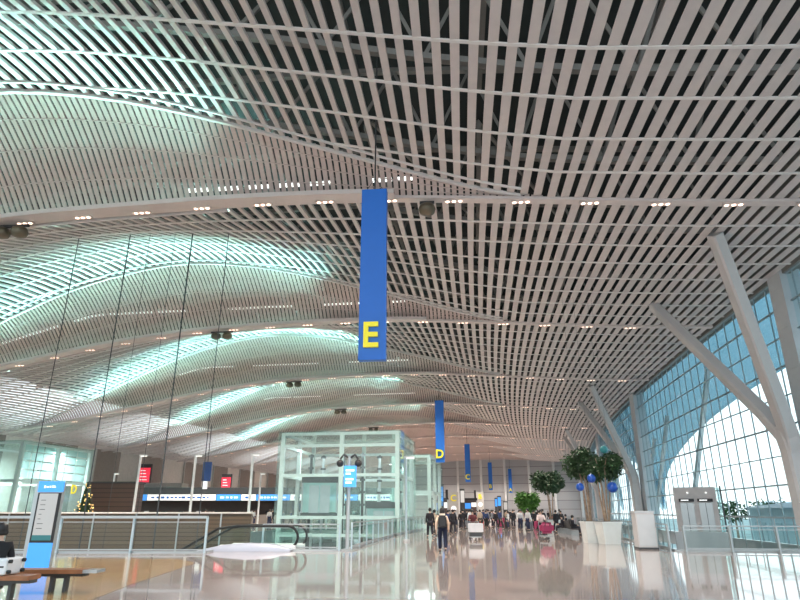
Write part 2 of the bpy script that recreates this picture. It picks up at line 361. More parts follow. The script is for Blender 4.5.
# trusses and glowing tubes in the roof space
for k, (a, b) in enumerate(BAYS[:5]):
    for s in ((a+4.5, a+10.5, a+15.5) if k < 3 else (a+8,)):
        mb = MB(); n = 16
        lo = [ST(s, -40 + 52*i/n, z0(-40+52*i/n) + hh(-40+52*i/n) + 0.9) for i in range(n+1)]
        hi = [ST(s+0.6, -40 + 52*(i+0.5)/n, zroof(-40+52*(i+0.5)/n) - 0.5) for i in range(n)]
        for i in range(n): mb.bar(lo[i], lo[i+1], 0.22)
        for i in range(n-1): mb.bar(hi[i], hi[i+1], 0.22)
        for i in range(n): mb.bar(lo[i], hi[i], 0.12); mb.bar(hi[i], lo[i+1], 0.12)
        mb.build('roof_truss', 'truss', ceil)
    mb = MB()
    for t in (-30, -22, -15, -9, -4, 1, 7):
        mb.bar(ST(a+0.5, t, z0(t)+3.9), ST(b-1.2, t, z0(t)+4.6), 0.2, 0.3)
        mb.bar(ST(a+2, t, z0(t)+5.2), ST(b-6, t+5, z0(t)+4.2), 0.14)
    mb.build('purlin', 'truss', ceil)
for k, (b, segs, zz) in enumerate(((22, [(-11.9, -5.1), (-3.7, -1.6)], 14.9), (39, [(-35, -30), (-29, -20), (-17, -12), (-10, -4)], 15.4), (56, [(-30, -24), (-22, -15), (-12, -6)], 15.4), (73, [(-28, -20), (-16, -8)], 15.4))):
    for (t0, t1) in segs:
        n = max(2, int((t1-t0)/1.2))
        mb = MB()
        for i in range(n):
            u0 = t0 + (t1-t0)*i/n; u1 = u0 + (t1-t0)/n*0.86
            mb.bar(ST(b+0.2, u0, min(zz, z0(u0)+hh(u0)*0.6+0.9)), ST(b+0.2, u1, min(zz, z0(u1)+hh(u1)*0.6+0.9)), 0.22, 0.08)
        o = mb.build('tube_light', 'tubeglow')
        tag(o, 'glowing white strip light shining through the fine ceiling slats', 'ceiling light', 'strip lights above the ceiling slats')
# triple downlights along every cross beam
dl = None
bayname = ['nearest', 'second', 'third', 'fourth', 'fifth', 'sixth', 'seventh', 'eighth', 'farthest']
for k, (a, b) in enumerate(BAYS[:8]):
    for i in range(22):
        t = 13.3 - 2.7*i
        if t < TL + 3: continue
        if dl is None:
            dl = thing('ceiling_downlight', '', 'ceiling light')
            h = MB().box(-0.42, 0.42, -0.09, 0.09, -0.04, 0.0).build('housing', 'beam', dl)
            for x in (-0.26, 0, 0.26): MB().lathe([(0.085, 0.0), (0.075, -0.035)], (x, 0, -0.03), 12).build('lamp', 'lampglow', dl)
            o = dl
        else: o = copy_tree(dl)
        place(o, ST(b, t, z0(t)-0.10), head(b), 'triple warm downlight set in the %s beam across the ceiling' % bayname[k], 'downlights in the %s ceiling beam' % bayname[k])
# dome pairs under the beams
dp = None
for k, (b, t) in enumerate(((22, -19.6), (22, -1.3), (39, -17.2), (56, -17.5), (73, -17.5), (90, -17.5))):
    lab = ['pair of dark round projector lamps under the nearest ceiling beam, far left', 'single round projector lamp unit under the nearest beam right of the E banner', 'pair of dark round lamps under the second ceiling beam', 'pair of dark round lamps under the third ceiling beam', 'pair of dark round lamps under the fourth ceiling beam', 'pair of dark round lamps under the fifth ceiling beam'][k]
    d = thing('projector_lamp', lab, 'lamp', ST(b-0.1, t, z0(t)-0.22), head(b), 'projector lamps under the ceiling beams')
    xs = (-0.42, 0.42) if k != 1 else (0,)
    MB().box(-0.8 if k != 1 else -0.3, 0.8 if k != 1 else 0.3, -0.06, 0.06, -0.1, 0.0).build('bracket', 'dark', d)
    for x in xs:
        MB().lathe([(0.10, 0.0), (0.30, -0.10), (0.36, -0.28), (0.30, -0.44), (0.12, -0.52)], (x, 0, -0.08), 18).build('lamp_head', mat('lamp_head_bronze', (0.14, 0.12, 0.085), 0.35, 0.5) if x == xs[0] and k == 0 else bpy.data.materials['lamp_head_bronze'], d, True)

# ------------------------------------------------------------------ floor with its two openings
far_y = 175
outer = [Vector((-62, -16, 0)), Vector((38, -16, 0))] + [ST(s, 16.3) for s in (10, 30, 50, 70, 90, 110, 130, 150, 170)] + [ST(s, -52) for s in (170, 140, 110, 80, 50)] + [Vector((-62, 40, 0))]
A1 = fl(200, 554); B1 = fl(346, 549)
A1 = Vector((A1.x, 26.3, 0)); B1 = Vector((B1.x, 27.9, 0))
tB = inv(B1)[1]
VOIDL = [Vector((-40, 26.9, 0)), Vector((A1.x, 26.3, 0)), Vector((A1.x+0.05, 27.6, 0)), B1, ST(44, tB-0.1), ST(58, tB+0.25), ST(58.5, -17.5), ST(47.5, -17.5), Vector((-40, 49.5, 0))]
VOIDR = [ST(28.6, 8.6), ST(28.2, 15.4), ST(60, 15.4), ST(92, 15.4), ST(92, 9.2), ST(60, 8.9)]
def polymesh(loops, z, name, m):
    tri = tessellate_polygon([[Vector((p.x, p.y, 0)) for p in l] for l in loops]); vs = [(p.x, p.y, z) for l in loops for p in l]
    mb = MB(); mb.add(vs, [t for t in tri]); o = mb.build(name, m)
    bm = bmesh.new(); bm.from_mesh(o.data); bmesh.ops.recalc_face_normals(bm, faces=bm.faces)
    if sum(f.normal.z for f in bm.faces) < 0: bmesh.ops.reverse_faces(bm, faces=bm.faces)
    bm.to_mesh(o.data); bm.free(); return o
struct(polymesh([outer, VOIDL, VOIDR], 0, 'floor', 'floor'))
for i, V in enumerate((VOIDL, VOIDR)):
    mb = MB()
    for p, q in zip(V, V[1:] + V[:1]): mb.add([(p.x,p.y,0.05),(q.x,q.y,0.05),(q.x,q.y,-0.9),(p.x,p.y,-0.9)], [(0,1,2,3)]); mb.bar((p.x,p.y,0.03),(q.x,q.y,0.03),0.12,0.06)
    struct(mb.build('trim_%d' % (i+1), 'steel'))
mb = MB(); mb.add([(-62,-16,-6),(60,-16,-6),(60,180,-6),(-62,180,-6)], [(0,1,2,3)]); struct(mb.build('floor_lower', 'lower'))
inl = [fl(-60, 640), fl(60, 612), fl(130, 585), fl(196, 563), fl(178, 559), fl(100, 559), fl(-60, 561)]
struct(polymesh([inl], 0.004, 'floor_inlay', 'inlay'))

# ------------------------------------------------------------------ walls
mb = MB()
segs = []
s = 0.0; pat = [(5.2, 0), (5.6, 1), (3.2, 0), (5.0, 1), (4.2, 0), (6.0, 1)]; i = 0
while s < 170:
    w, k = pat[i % 6]; i += 1
    p, q = ST(s, -50.5), ST(min(s+w, 171), -50.5); p2, q2 = ST(s, -51), ST(min(s+w, 171), -51)
    mb.hexa([(p.x,p.y,-6),(q.x,q.y,-6),(q2.x,q2.y,-6),(p2.x,p2.y,-6)], [(p.x,p.y,10),(q.x,q.y,10),(q2.x,q2.y,10),(p2.x,p2.y,10)], k)
    if k: pp, qq = ST(s-0.1, -50.3), ST(s+0.25, -50.3); mb.bar((pp.x,pp.y,-6),(pp.x,pp.y,9.3),0.25,0.25,2)
    s += w
struct(mb.build('wall_left', ['wallcream', 'wallbrown', 'wallgrey']))
mb = MB(); SE = 166
a_, b_ = ST(SE, -52), ST(SE, 17)
mb.hexa([ST(SE,-52,-1),ST(SE,17,-1),ST(SE+0.6,17,-1),ST(SE+0.6,-52,-1)], [ST(SE,-52,21),ST(SE,17,21),ST(SE+0.6,17,21),ST(SE+0.6,-52,21)])
ew = struct(mb.build('wall_far', 'endwall2'))
for i in range(12):
    t = -50 + 6.3*i; MB().bar(ST(SE-0.3, t, 0), ST(SE-0.3, t, 15), 0.55, 0.5).build('pilaster', 'pilaster', ew)
# window wall
def winframe(idx, s0, s1):
    mb = MB(); t = 15.9
    n = int(round((s1-s0)/1.5))
    def zt(): return 12.9
    for i in range(n+1):
        s = s0 + (s1-s0)*i/n; mb.bar(ST(s, t, -6), ST(s, t, 12.9), 0.07, 0.03, up=(0,1,0))
    zs = [-4.6, -3.2, -1.8, -0.4, 1.3, 2.85, 4.25, 5.65, 7.05, 8.45, 9.85, 11.25, 12.65]
    for z in zs:
        w = 0.08 if z in (2.85, 5.65, 8.45, 11.25) else 0.045
        for i in range(8):
            mb.bar(ST(s0+(s1-s0)*i/8, t-0.03, z), ST(s0+(s1-s0)*(i+1)/8, t-0.03, z), 0.10, w)
    o = struct(mb.build('window_%d' % idx, 'mullion'))
    pm = MB(); vs = [ST(s0+(s1-s0)*i/8, t+0.02, z) for i in range(9) for z in (-6, 12.9)]
    pm.add(vs, [(2*i, 2*i+1, 2*i+3, 2*i+2) for i in range(8)]); pm.build('pane', 'pane', o)
for i, (s0, s1) in enumerate(((-4, 30.5), (30.5, 64.5), (64.5, 98.5), (98.5, 132.5), (132.5, 166))): winframe(i+1, s0, s1)
pn = 0
for s in (-4, 30.5, 64.5, 98.5, 132.5):
    pn += 1; mb = MB().bar(ST(s-0.4, 16.0, -6), ST(s-0.4, 16.0, 12.9), 1.0, 1.05, up=(0,1,0))
    for z in range(-4, 13, 2): mb.bar(ST(s-0.93, 15.47, z), ST(s+0.13, 15.47, z), 0.03, 0.02)
    struct(mb.build('trim_%d' % (pn+2), 'pier'))
mb = MB()
for i in range(20):
    u0 = 3.5+162.5*i/20; u1 = 3.5+162.5*(i+1)/20
    mb.bar(ST(u0, 15.9, 12.8), ST(u1, 15.9, 12.8), 0.4, 0.3); mb.bar(ST(u0, 16.9, 16.3), ST(u1, 16.9, 16.3), 0.2, 6.4)
struct(mb.build('trim_9', 'truss'))

# ------------------------------------------------------------------ Y columns
for k, s in enumerate((30.5, 64.5, 98.5, 132.5)):
    lab = ['huge white Y-shaped column nearest on the right, its branches reaching above the banner bottom', 'white forked column behind the potted trees at the window wall', 'third white forked column along the window wall', 'farthest white forked column along the window wall'][k]
    root = thing('forked_column', lab, 'column', ST(s, 14.4, -6), head(s))
    inv_m = (Matrix.Translation(ST(s, 14.4, -6)) @ Matrix.Rotation(head(s), 4, 'Z')).inverted()
    def L_(p): return inv_m @ p
    base = [ST(s, 15.0, -6), ST(s, 14.98, 1.5), ST(s, 14.92, 4.3), ST(s, 14.75, 5.4)]
    ws = [0.95, 0.9, 0.85, 0.85]
    def ribbon(pts, ws, ds, name):
        mb = MB(); vs = []
        for i, p in enumerate(pts):
            d = (pts[min(i+1, len(pts)-1)] - pts[max(i-1, 0)]).normalized()
            al = (ST(s+1, 14.4) - ST(s, 14.4)).normalized()
            x = (al - d*al.dot(d)).normalized(); y = d.cross(x)
            w = ws[i]/2; q = ds[i]/2; c = 0.25
            for (u, v) in ((-1,-1+c),(-1+c,-1),(1-c,-1),(1,-1+c),(1,1-c),(1-c,1),(-1+c,1),(-1,1-c)): vs.append(L_(p + x*w*u + y*q*v))
        fs = []
        for i in range(len(pts)-1):
            for j in range(8): fs.append((i*8+j, i*8+(j+1) % 8, (i+1)*8+(j+1) % 8, (i+1)*8+j))
        fs.append(tuple(range(7,-1,-1))); fs.append(tuple((len(pts)-1)*8+j for j in range(8)))
        mb.add(vs, fs); mb.build(name, 'column', root)
    ribbon(base, ws, [0.8]*4, 'trunk')
    for sg, st in ((-1, -5.6), (1, 4.2)):
        top = ST(s+st, 10.95, z0(10.95)-0.02)
        p0 = ST(s, 14.95, 3.6); p1 = ST(s + st*0.05, 14.8, 4.9); p2 = ST(s+st*0.17, 14.3, 6.1)
        pts = [p0, p1, p2, p2.lerp(top, 0.5), top]
        ribbon(pts, [0.6, 0.66, 0.68, 0.66, 0.60], [0.6, 0.62, 0.6, 0.55, 0.5], 'branch')

# ------------------------------------------------------------------ outside
mb = MB(); mb.add([(16,-60,-6.3),(700,-60,-6.3),(700,700,-6.3),(16,700,-6.3)], [(0,1,2,3)]); o = mb.build('ground_outside', 'grass'); struct(o)
for k, sc_ in enumerate((31.0, 145.0)):
    mb = MB(); n = 36; vs = []; fs = []; zz = []
    rb = MB()
    for i in range(n+1):
        u = -1 + 2*i/n; s = sc_ + 58*u; ze = 1.6 + 9.7*math.sqrt(max(0, 1-u*u))
        vs += [ST(s, 22, ze), ST(s, 20.8, ze+2.5), ST(s, 17.8, 13.8+0.3*ze), ST(s, 17.8, 19), ST(s, 22.3, ze+0.5)]
    for i in range(n):
        a = 5*i; b = a+5
        fs += [(a, b, b+1, a+1), (a+1, b+1, b+2, a+2), (a, a+4, b+4, b), (a+4, a+3, b+3, b+4)]
    mb.add(vs, fs)
    cn = mb.build('roof_canopy', 'canopyout', smooth=False)
    tag(cn, ['pale blue arched outer canopy seen through the nearest windows', 'pale blue arched outer canopy seen through the far windows'][k], 'canopy')
    for i in (-6, -5, -3, 3, 5, 6):
        s = sc_ + i*8; u = i*8/58; ze = 1.6+9.7*math.sqrt(1-u*u)
        q = MB(); q.bar(ST(s, 20.4, ze+2.9), ST(s + (11 if i > 0 else -11), 18.3, -6), 0.30, 0.35); q.build('strut', 'pilaster', cn)
def outbuilding(name, lab, s, t, w, d, h, roofh, cw, roofm):
    b = thing(name, lab, 'building', ST(s, t, -6.3), head(s))
    mb = MB().box(-w/2, w/2, -d/2, d/2, 0, h); mb.build('wall', cw, b)
    q = MB(); n = 14; vs = []
    for i in range(n+1):
        y = -d/2 + d*i/n; z = h + roofh*math.sin(PI*i/n); vs += [(-w/2-1, y, z), (w/2+1, y, z)]
    q.add(vs, [(2*i, 2*i+1, 2*i+3, 2*i+2) for i in range(n)] + [tuple(range(0, 2*n+2, 2)), tuple(range(2*n+1, 0, -2))]); q.build('roof', roofm, b)
    g = MB()
    for i in range(int(d/6)): g.box(-w/2-0.1, -w/2, -d/2+1.5+6*i, -d/2+6+6*i, 2.5, h-2)
    g.build('glazing', 'outglass', b)
M['bluegreyroof'] = mat('blue_roof', (0.22, 0.42, 0.62), 0.5)
M['palewall'] = mat('pale_wall', (0.50, 0.66, 0.68), 0.6)
outbuilding('terminal_building', 'low pale building with a blue curved roof beyond the right windows', 150, 80, 30, 50, 9.5, 4.6, 'palewall', 'bluegreyroof')
outbuilding('terminal_building', 'long low white building behind the lift kiosk beyond the windows', 255, 84, 40, 50, 9.5, 1.5, 'palewall', 'pilaster')
outbuilding('terminal_building', 'low pale glass building just outside the nearest windows', 85, 46, 14, 50, 8.3, 0.7, 'palewall', 'pilaster')

def foliage(mb, c, rx, ry, rz_, n, size, seed):
    rnd = random.Random(seed)
    for _ in range(n):
        while True:
            p = Vector((rnd.uniform(-1,1), rnd.uniform(-1,1), rnd.uniform(-1,1)))
            if 0.25 < p.length < 1: break
        p = Vector((c[0]+p.x*rx, c[1]+p.y*ry, c[2]+p.z*rz_))
        d = Vector((rnd.uniform(-1,1), rnd.uniform(-1,1), rnd.uniform(-1,0.4))).normalized()
        e = d.cross(Vector((rnd.uniform(-1,1), rnd.uniform(-1,1), rnd.uniform(-1,1)))).normalized()
        L = size*rnd.uniform(0.7, 1.3)
        mb.add([p, p + d*L*0.5 + e*L*0.22, p + d*L, p + d*L*0.5 - e*L*0.22], [(0,1,2,3)])
rnd = random.Random(3)
for k in range(8):
    s = 200 + 12*(k % 2); t = 46 + 6.0*k
    tr = thing('tree', 'dark green tree on the skyline outside the right windows', 'tree', ST(s, t, -6.3), 0, 'trees outside the windows')
    f = MB(); foliage(f, (0,0,8.0), 3.4, 3.4, 3.0, 300, 1.3, k); f.build('crown', 'leafgreen', tr)
    MB().tube([(0,0,0),(0,0,6.5)], [0.4, 0.25], 6).build('trunk', 'trunk', tr)

# ------------------------------------------------------------------ hanging letter banners
def banner(letter, s, lab, px=None):
    p = Vector((X0(px, s, 8), s, 0))
    zb = 5.95; h = 5.9; s = inv(p)[0]
    r = thing('letter_banner', lab, 'sign', (p.x, p.y, zb), head(s))
    MB().box(-0.42, 0.42, -0.14, 0.14, 0, h).build('panel', 'blue', r)
    text(letter, 1.12, 0.05, 'yellow', r, (-0.05, -0.18, 0.74), (PI/2, 0, 0), 'letter', 0.022, 0.95)
    text(letter, 1.12, 0.05, 'yellow', r, (0.05, 0.18, 0.74), (PI/2, 0, PI), 'letter', 0.022, 0.95)
    w = MB().tube([(0, 0, h), (0, 0, 14.5)], 0.025, 6); w.tube([(-0.3,0,h),(0,0,h+0.5),(0.3,0,h)], 0.012, 5); w.build('hanging_wire', 'dark', r)
banner('E', 18, 'big blue hanging banner with the yellow letter E in the middle of the hall', 373.2)
banner('D', 59, 'blue hanging banner with the yellow letter D, second nearest', 440)
banner('C', 100, 'blue hanging banner with the yellow letter C, behind the D banner', 467.8)
banner('B', 139, 'blue hanging banner with the yellow letter B, far down the hall', 490.5)
banner('A', 161, 'farthest and smallest blue hanging banner, letter A', 510.5)

# hanging cables on the left
CW = [((155,60),(80,475),1.6,1),((253,50),(190,500),2.0,1),((290,65),(235,500),0.8,1),((388,50),(328,520),2.4,1),((330,180),(290,510),0.8,1),((448,60),(410,520),1.4,1)]
names = ['leftmost', 'second from left', 'thin third from left', 'thickest, fourth from left', 'thin fifth from left', 'rightmost']
for (a, b, w, _), nm in zip(CW, names):
    pxb, pyb = b[0]/2, 200 + b[1]/2
    Y = 27.5; X = XZ(pxb, pyb, Y).x
    s, t = inv((X, Y)); z = z0(t) + hh(t)*prof(((s-22)/(17)) if s > 22 else 0)
    mb = MB().tube([(0,0,-5.9),(0,0,z+0.1)], 0.014*w, 6); mb.lathe([(0.09,-6.0),(0.09,-5.8),(0.04,-5.7)], n=10)
    tag(mb.build('suspension_cable', 'dark', loc=(X, Y, 0)), 'dark vertical cable hanging from the ceiling on the left, %s' % nm, 'cable')

# ------------------------------------------------------------------ railings
def railing(name, lab, P, h, post_every, postm='bluesteel', cap=(0.14, 0.05), capm='steel', low=True, posts=None, depth_posts=False, group=None):
    P = [Vector(p) for p in P]; o0 = P[0]
    r = thing(name, lab, 'railing', tuple(o0), 0, group)
    Q = [p - o0 for p in P]
    c = MB(); 
    for a, b in zip(Q, Q[1:]): c.bar(a + Vector((0,0,h)), b + Vector((0,0,h)), cap[0], cap[1])
    c.build('top_rail', capm, r)
    m2 = MB()
    for a, b in zip(Q, Q[1:]): m2.bar(a + Vector((0,0,h*0.86)), b + Vector((0,0,h*0.86)), 0.04, 0.03)
    m2.build('mid_rail', 'steel', r)
    if low:
        m3 = MB()
        for a, b in zip(Q, Q[1:]): m3.bar(a + Vector((0,0,0.12)), b + Vector((0,0,0.12)), 0.05, 0.05)
        m3.build('bottom_rail', 'steel', r)
    g = MB()
    for a, b in zip(Q, Q[1:]):
        d = (b-a); L = d.length; n = max(1, int(round(L/post_every)))
        for i in range(n+1):
            p = a.lerp(b, i/n)
            MB().bar(p, p + Vector((0,0,h)), 0.07, 0.12).build('post', postm, r)
        for i in range(n):
            p = a.lerp(b, (i+0.04)/n); q = a.lerp(b, (i+0.96)/n)
            g.add([p + Vector((0,0,0.15)), q + Vector((0,0,0.15)), q + Vector((0,0,h*0.84)), p + Vector((0,0,h*0.84))], [(0,1,2,3)])
    g.build('glass_panel', 'railglass', r)
    return r
railing('glass_railing', 'long glass railing with pale flat top rail in front of the left opening', [(-26, 26.6, 0), (A1.x, 26.15, 0)], 1.36, 3.05, cap=(0.24, 0.10))
# stout end post of that railing
railing('glass_railing', 'low glass railing beside the escalator in front of the glass lift hall', [fl(262, 550), (B1.x-0.2, B1.y-0.15, 0)], 1.05, 3.4, cap=(0.06, 0.05))
railing('glass_railing', 'glass railing running back along the right side of the glass lift hall', [ST(28.0+0.6, tB+0.1), ST(44, tB), ST(57.5, tB+0.35)], 1.1, 2.0, cap=(0.07, 0.05))
railing('glass_railing', 'glass railing across the near edge of the right opening', [ST(28.3, 8.9), ST(28.0, 14.3)], 1.0, 1.65, cap=(0.09, 0.05), postm='steel')
railing('glass_railing', 'long glass railing running back from the grey pedestal past the potted trees', [ST(28.8, 8.4), ST(60, 8.75), ST(92, 9.05)], 1.05, 2.1, cap=(0.07, 0.05), postm='steel')
c = thing('handrail', 'steel handrail running along the foot of the window wall', 'railing', ST(20, 15.0, 0))
mb = MB(); o0 = ST(20, 15.0, 0)
for i in range(10): mb.bar(ST(20+7*i, 15.0, 1.28)-o0, ST(27+7*i, 15.0, 1.28)-o0, 0.10, 0.06)
mb.build('rail', 'steel', c)
mb = MB()
for i in range(36): p = ST(20+2*i, 15.0, 0)-o0; MB().tube([p - Vector((0,0,6 if 28 < 20+2*i < 92 else 0)), p + Vector((0,0,1.26))], 0.03, 6).build('post', 'steel', c)
# grey pedestal in front of the second column
p = fl(650.5, 549.5)
r = thing('pedestal', 'pale grey upright service cabinet at the corner of the right railing', 'cabinet', (p.x, p.y+0.45, 0), head(29))
MB().box(-0.40, 0.40, -0.4, 0.4, 0, 1.52).build('body', 'column', r); MB().box(-0.42, 0.42, -0.42, 0.42, 1.52, 1.6).build('top', 'pier', r)
MB().box(-0.42, 0.42, -0.43, 0.42, 0, 0.08).build('plinth', 'dark', r); MB().box(-0.35, 0.35, -0.412, -0.40, 0.15, 1.45).build('door', 'pier', r)

# lift kiosk by the windows
k0 = Vector((X0(699, 35.5), 35.5, 0)); ZK = XZ(699, 487, 34.3).z + 6
r = thing('lift_kiosk', 'grey lift tower with two doors standing in the right opening', 'lift', (k0.x, k0.y, -6), -0.40)
MB().box(-1.1, 1.0, -1.1, 1.1, 0, ZK).build('tower', mat('kiosk_panel', (0.50, 0.47, 0.46), 0.5), r)
MB().box(1.0, 1.2, -1.05, 1.1, 0, ZK-0.05).build('glass_side', 'boxglass', r)
MB().box(1.2, 1.28, -1.15, -1.05, 0, ZK+0.05).build('corner_post', 'dark', r)
for x in (-0.5, 0.42):
    d = MB().box(x-0.33, x+0.33, -1.14, -1.10, 6.0, ZK-0.82).build('door', 'steel', r); MB().box(x-0.012, x+0.012, -1.15, -1.14, 6.0, ZK-0.82).build('door_seam', 'dark', d)
    d = MB().box(x-0.38, x+0.38, -1.16, -1.10, ZK-0.76, ZK-0.60).build('display', 'black', r)
    MB().box(x-0.28, x+0.1, -1.17, -1.16, ZK-0.71, ZK-0.65).build('display_text', 'whitelit', d)
    MB().ball((x+0.1, -1.12, ZK-0.3), 0.05, 8).build('indicator', 'whitelit', r)
MB().box(-1.3, 1.3, -1.5, -1.2, 4.9, 6.55).build('parapet', 'pier', r)

# ------------------------------------------------------------------ glass lift halls
def glass_hall(lab, C, rz, w, d, h, zs, vx, vy, upper=None, base=-6.0):
    r = thing('glass_lift_hall', lab, 'glass enclosure', (C.x, C.y, base), rz)
    B = -base
    def V(z): return z + B
    for (x, y) in [(-w/2, -d/2), (w/2, -d/2), (-w/2, d/2), (w/2, d/2)] + [(-w/2 + w*f, yy) for f in vx for yy in (-d/2, d/2)] + [(xx, -d/2 + d*f) for f in vy for xx in (-w/2, w/2)]:
        MB().box(x-0.15, x+0.15, y-0.15, y+0.15, 0, V(h)).build('post', 'paleframe', r)
    for z in zs:
        mb = MB(); t_ = 0.11 if z != h else 0.10
        for y in (-d/2, d/2): mb.box(-w/2, w/2, y-0.14, y+0.14, V(z)-t_*2, V(z))
        for x in (-w/2, w/2): mb.box(x-0.14, x+0.14, -d/2, d/2, V(z)-t_*2, V(z))
        mb.build('transom', 'paleframe', r)
    mb = MB(); mb.box(-w/2-0.25, w/2+0.25, -d/2-0.25, d/2+0.25, V(h), V(h)+0.06); mb.build('roof_glass', 'boxglass', r)
    o_ = 0.32
    for (x0, y0, x1, y1) in ((-w/2-o_, -d/2-o_, w/2+o_, -d/2-o_), (w/2+o_, -d/2-o_, w/2+o_, d/2+o_), (w/2+o_, d/2+o_, -w/2-o_, d/2+o_), (-w/2-o_, d/2+o_, -w/2-o_, -d/2-o_)):
        MB().add([(x0,y0,0),(x1,y1,0),(x1,y1,V(h)+0.1),(x0,y0,V(h)+0.1)], [(0,1,2,3)]).build('glass_skin', 'boxglass', r)
    if upper:
        mb = MB()
        for i in range(6):
            for j in range(4):
                z_0 = V(upper) + (h-upper)*j/4; y_0 = -d/2 + d*i/6; 
                mb.add([(w/2-0.3, y_0+0.06, z_0+0.06), (w/2-0.3, y_0+d/6-0.06, z_0+0.06), (w/2-0.3, y_0+d/6-0.06, z_0+(h-upper)/4-0.06), (w/2-0.3, y_0+0.06, z_0+(h-upper)/4-0.06)], [(0,1,2,3)])
        mb.build('frosted_panel', 'frost', r)
    return r, V
YB = 47.0
xl = X0(279, YB, 5); xr = X0(399, YB, 5)
C1 = Vector(((xl+xr)/2, YB+4.5, 0)); C1.x = xr - (xr-xl)/2 + 0.55; C1.y += 0.5
H1 = XZ(340, 431, YB).z
zt2 = XZ(340, 473, YB).z; zt3 = XZ(340, 516, YB).z
r1, V1 = glass_hall('large glass lift hall with pale green frame standing left of the E banner foot', C1, head(48), xr-xl, 8.5, H1, [H1, H1-0.9, zt2, zt3, 0.0], [0.52], [0.5])
wB = xr - xl
# inside it: lift cars, guide rails, beams, a bridge deck
for i, (x, y, z_) in enumerate(((-0.28*wB, 1.0, 1.2), (0.30*wB, 1.6, -0.8))):
    c = thing('lift_car', ['glass lift car on the left inside the large glass hall', 'glass lift car on the right inside the large glass hall'][i], 'lift', (C1.x+x, C1.y+y, z_))
    MB().box(-1.5, 1.5, -1.2, 1.2, 0, 0.25).build('floor_plate', 'dark', c); MB().box(-1.5, 1.5, -1.2, 1.2, 2.6, 3.1).build('roof_housing', 'dark', c)
    for (sx_, sy_) in ((-1,-1),(1,-1),(-1,1),(1,1)): MB().box(1.42*sx_-0.06, 1.42*sx_+0.06, 1.12*sy_-0.06, 1.12*sy_+0.06, 0.25, 2.6).build('corner_post', 'steel', c)
    MB().box(-1.4, 1.4, -1.15, -1.13, 0.3, 2.6).build('glass_front', 'frost', c)
    for sx_ in (-0.45, 0.45): MB().box(sx_-0.40, sx_+0.40, -1.19, -1.16, 0.25, 2.4).build('door', 'steel', c)
for i, (fx, y) in enumerate(((-0.40, 2.0), (-0.08, 1.0), (0.10, 1.0), (0.44, 1.4), (-0.30, 3.2), (0.25, 3.0))):
    g = thing('guide_rail', ['black lift guide rail near the left side of the large glass hall', 'black lift guide rail left of the middle of the glass hall', 'black lift guide rail right of the middle of the glass hall', 'black lift guide rail near the right side of the glass hall', 'steel lift guide rail at the back left of the glass hall', 'steel lift guide rail at the back right of the glass hall'][i], 'lift rail', (C1.x+fx*wB, C1.y+y, -6))
    MB().box(-0.10, 0.10, -0.12, 0.12, 0, 6+H1-1.4).build('rail', 'black' if i < 4 else 'steel', g)
    for z in range(7, 13): MB().box(-0.22, 0.22, -0.16, -0.05, z, z+0.18).build('bracket', 'dark', g)
    MB().ball((0, 0, 6+H1-1.3), 0.17, 12, sc=(1, 0.5, 1)).build('pulley', 'black', g)
k = thing('lift_lobby', 'pale green glazed lobby with dark lintel inside the large glass hall', 'lobby', (C1.x-0.2, C1.y+5.6, 0))
MB().box(-4.0, 4.0, 0, 0.3, 3.6, 4.5).build('lintel', 'wallbrown', k); MB().box(-4.0, 4.0, 0.0, 0.25, 0, 3.6).build('glazing', 'boxglass', k)
for i in range(6): MB().box(-4.0+1.55*i, -3.85+1.55*i, -0.1, 0.1, 0, 3.6).build('frame_bar', 'paleframe', k)
C2 = ST(63, -6.3)
H2 = 6.6
r2, V2 = glass_hall('narrower glass lift shaft right behind the large glass lift hall', C2, head(63), 3.4, 9, H2, [H2, 3.4, 0.3], [], [0.5], base=0.0)
C3 = ST(54.8, -44.6)
H3 = 7.6
r3, V3 = glass_hall('glass lift hall at the far left with a bright frosted upper half', C3, head(54.8), 7.6, 9.6, H3, [H3, 4.3, 0.9], [0.5], [0.5], upper=4.4, base=0.0)
for (c_, z_, w_, e_) in ((C1, H1-0.7, 8, 260), (C3, H3-0.5, 7, 1500), (C2, H2-0.5, 3, 150)):     # added fill lamps under the glass roofs, brightening the halls
    L = bpy.data.lights.new('added_hall_fill', 'AREA'); L.shape = 'RECTANGLE'; L.size = w_; L.size_y = 0.3; L.energy = e_; L.color = (0.93, 1.0, 0.99)
    o = bpy.data.objects.new('added_hall_fill', L); COL.objects.link(o); o.location = (c_.x, c_.y, z_)
text('D', 1.2, 0.03, 'yellow', r3, (4.2, 2.6, 3.6), (PI/2, 0, PI/2), 'letter', 0.02)

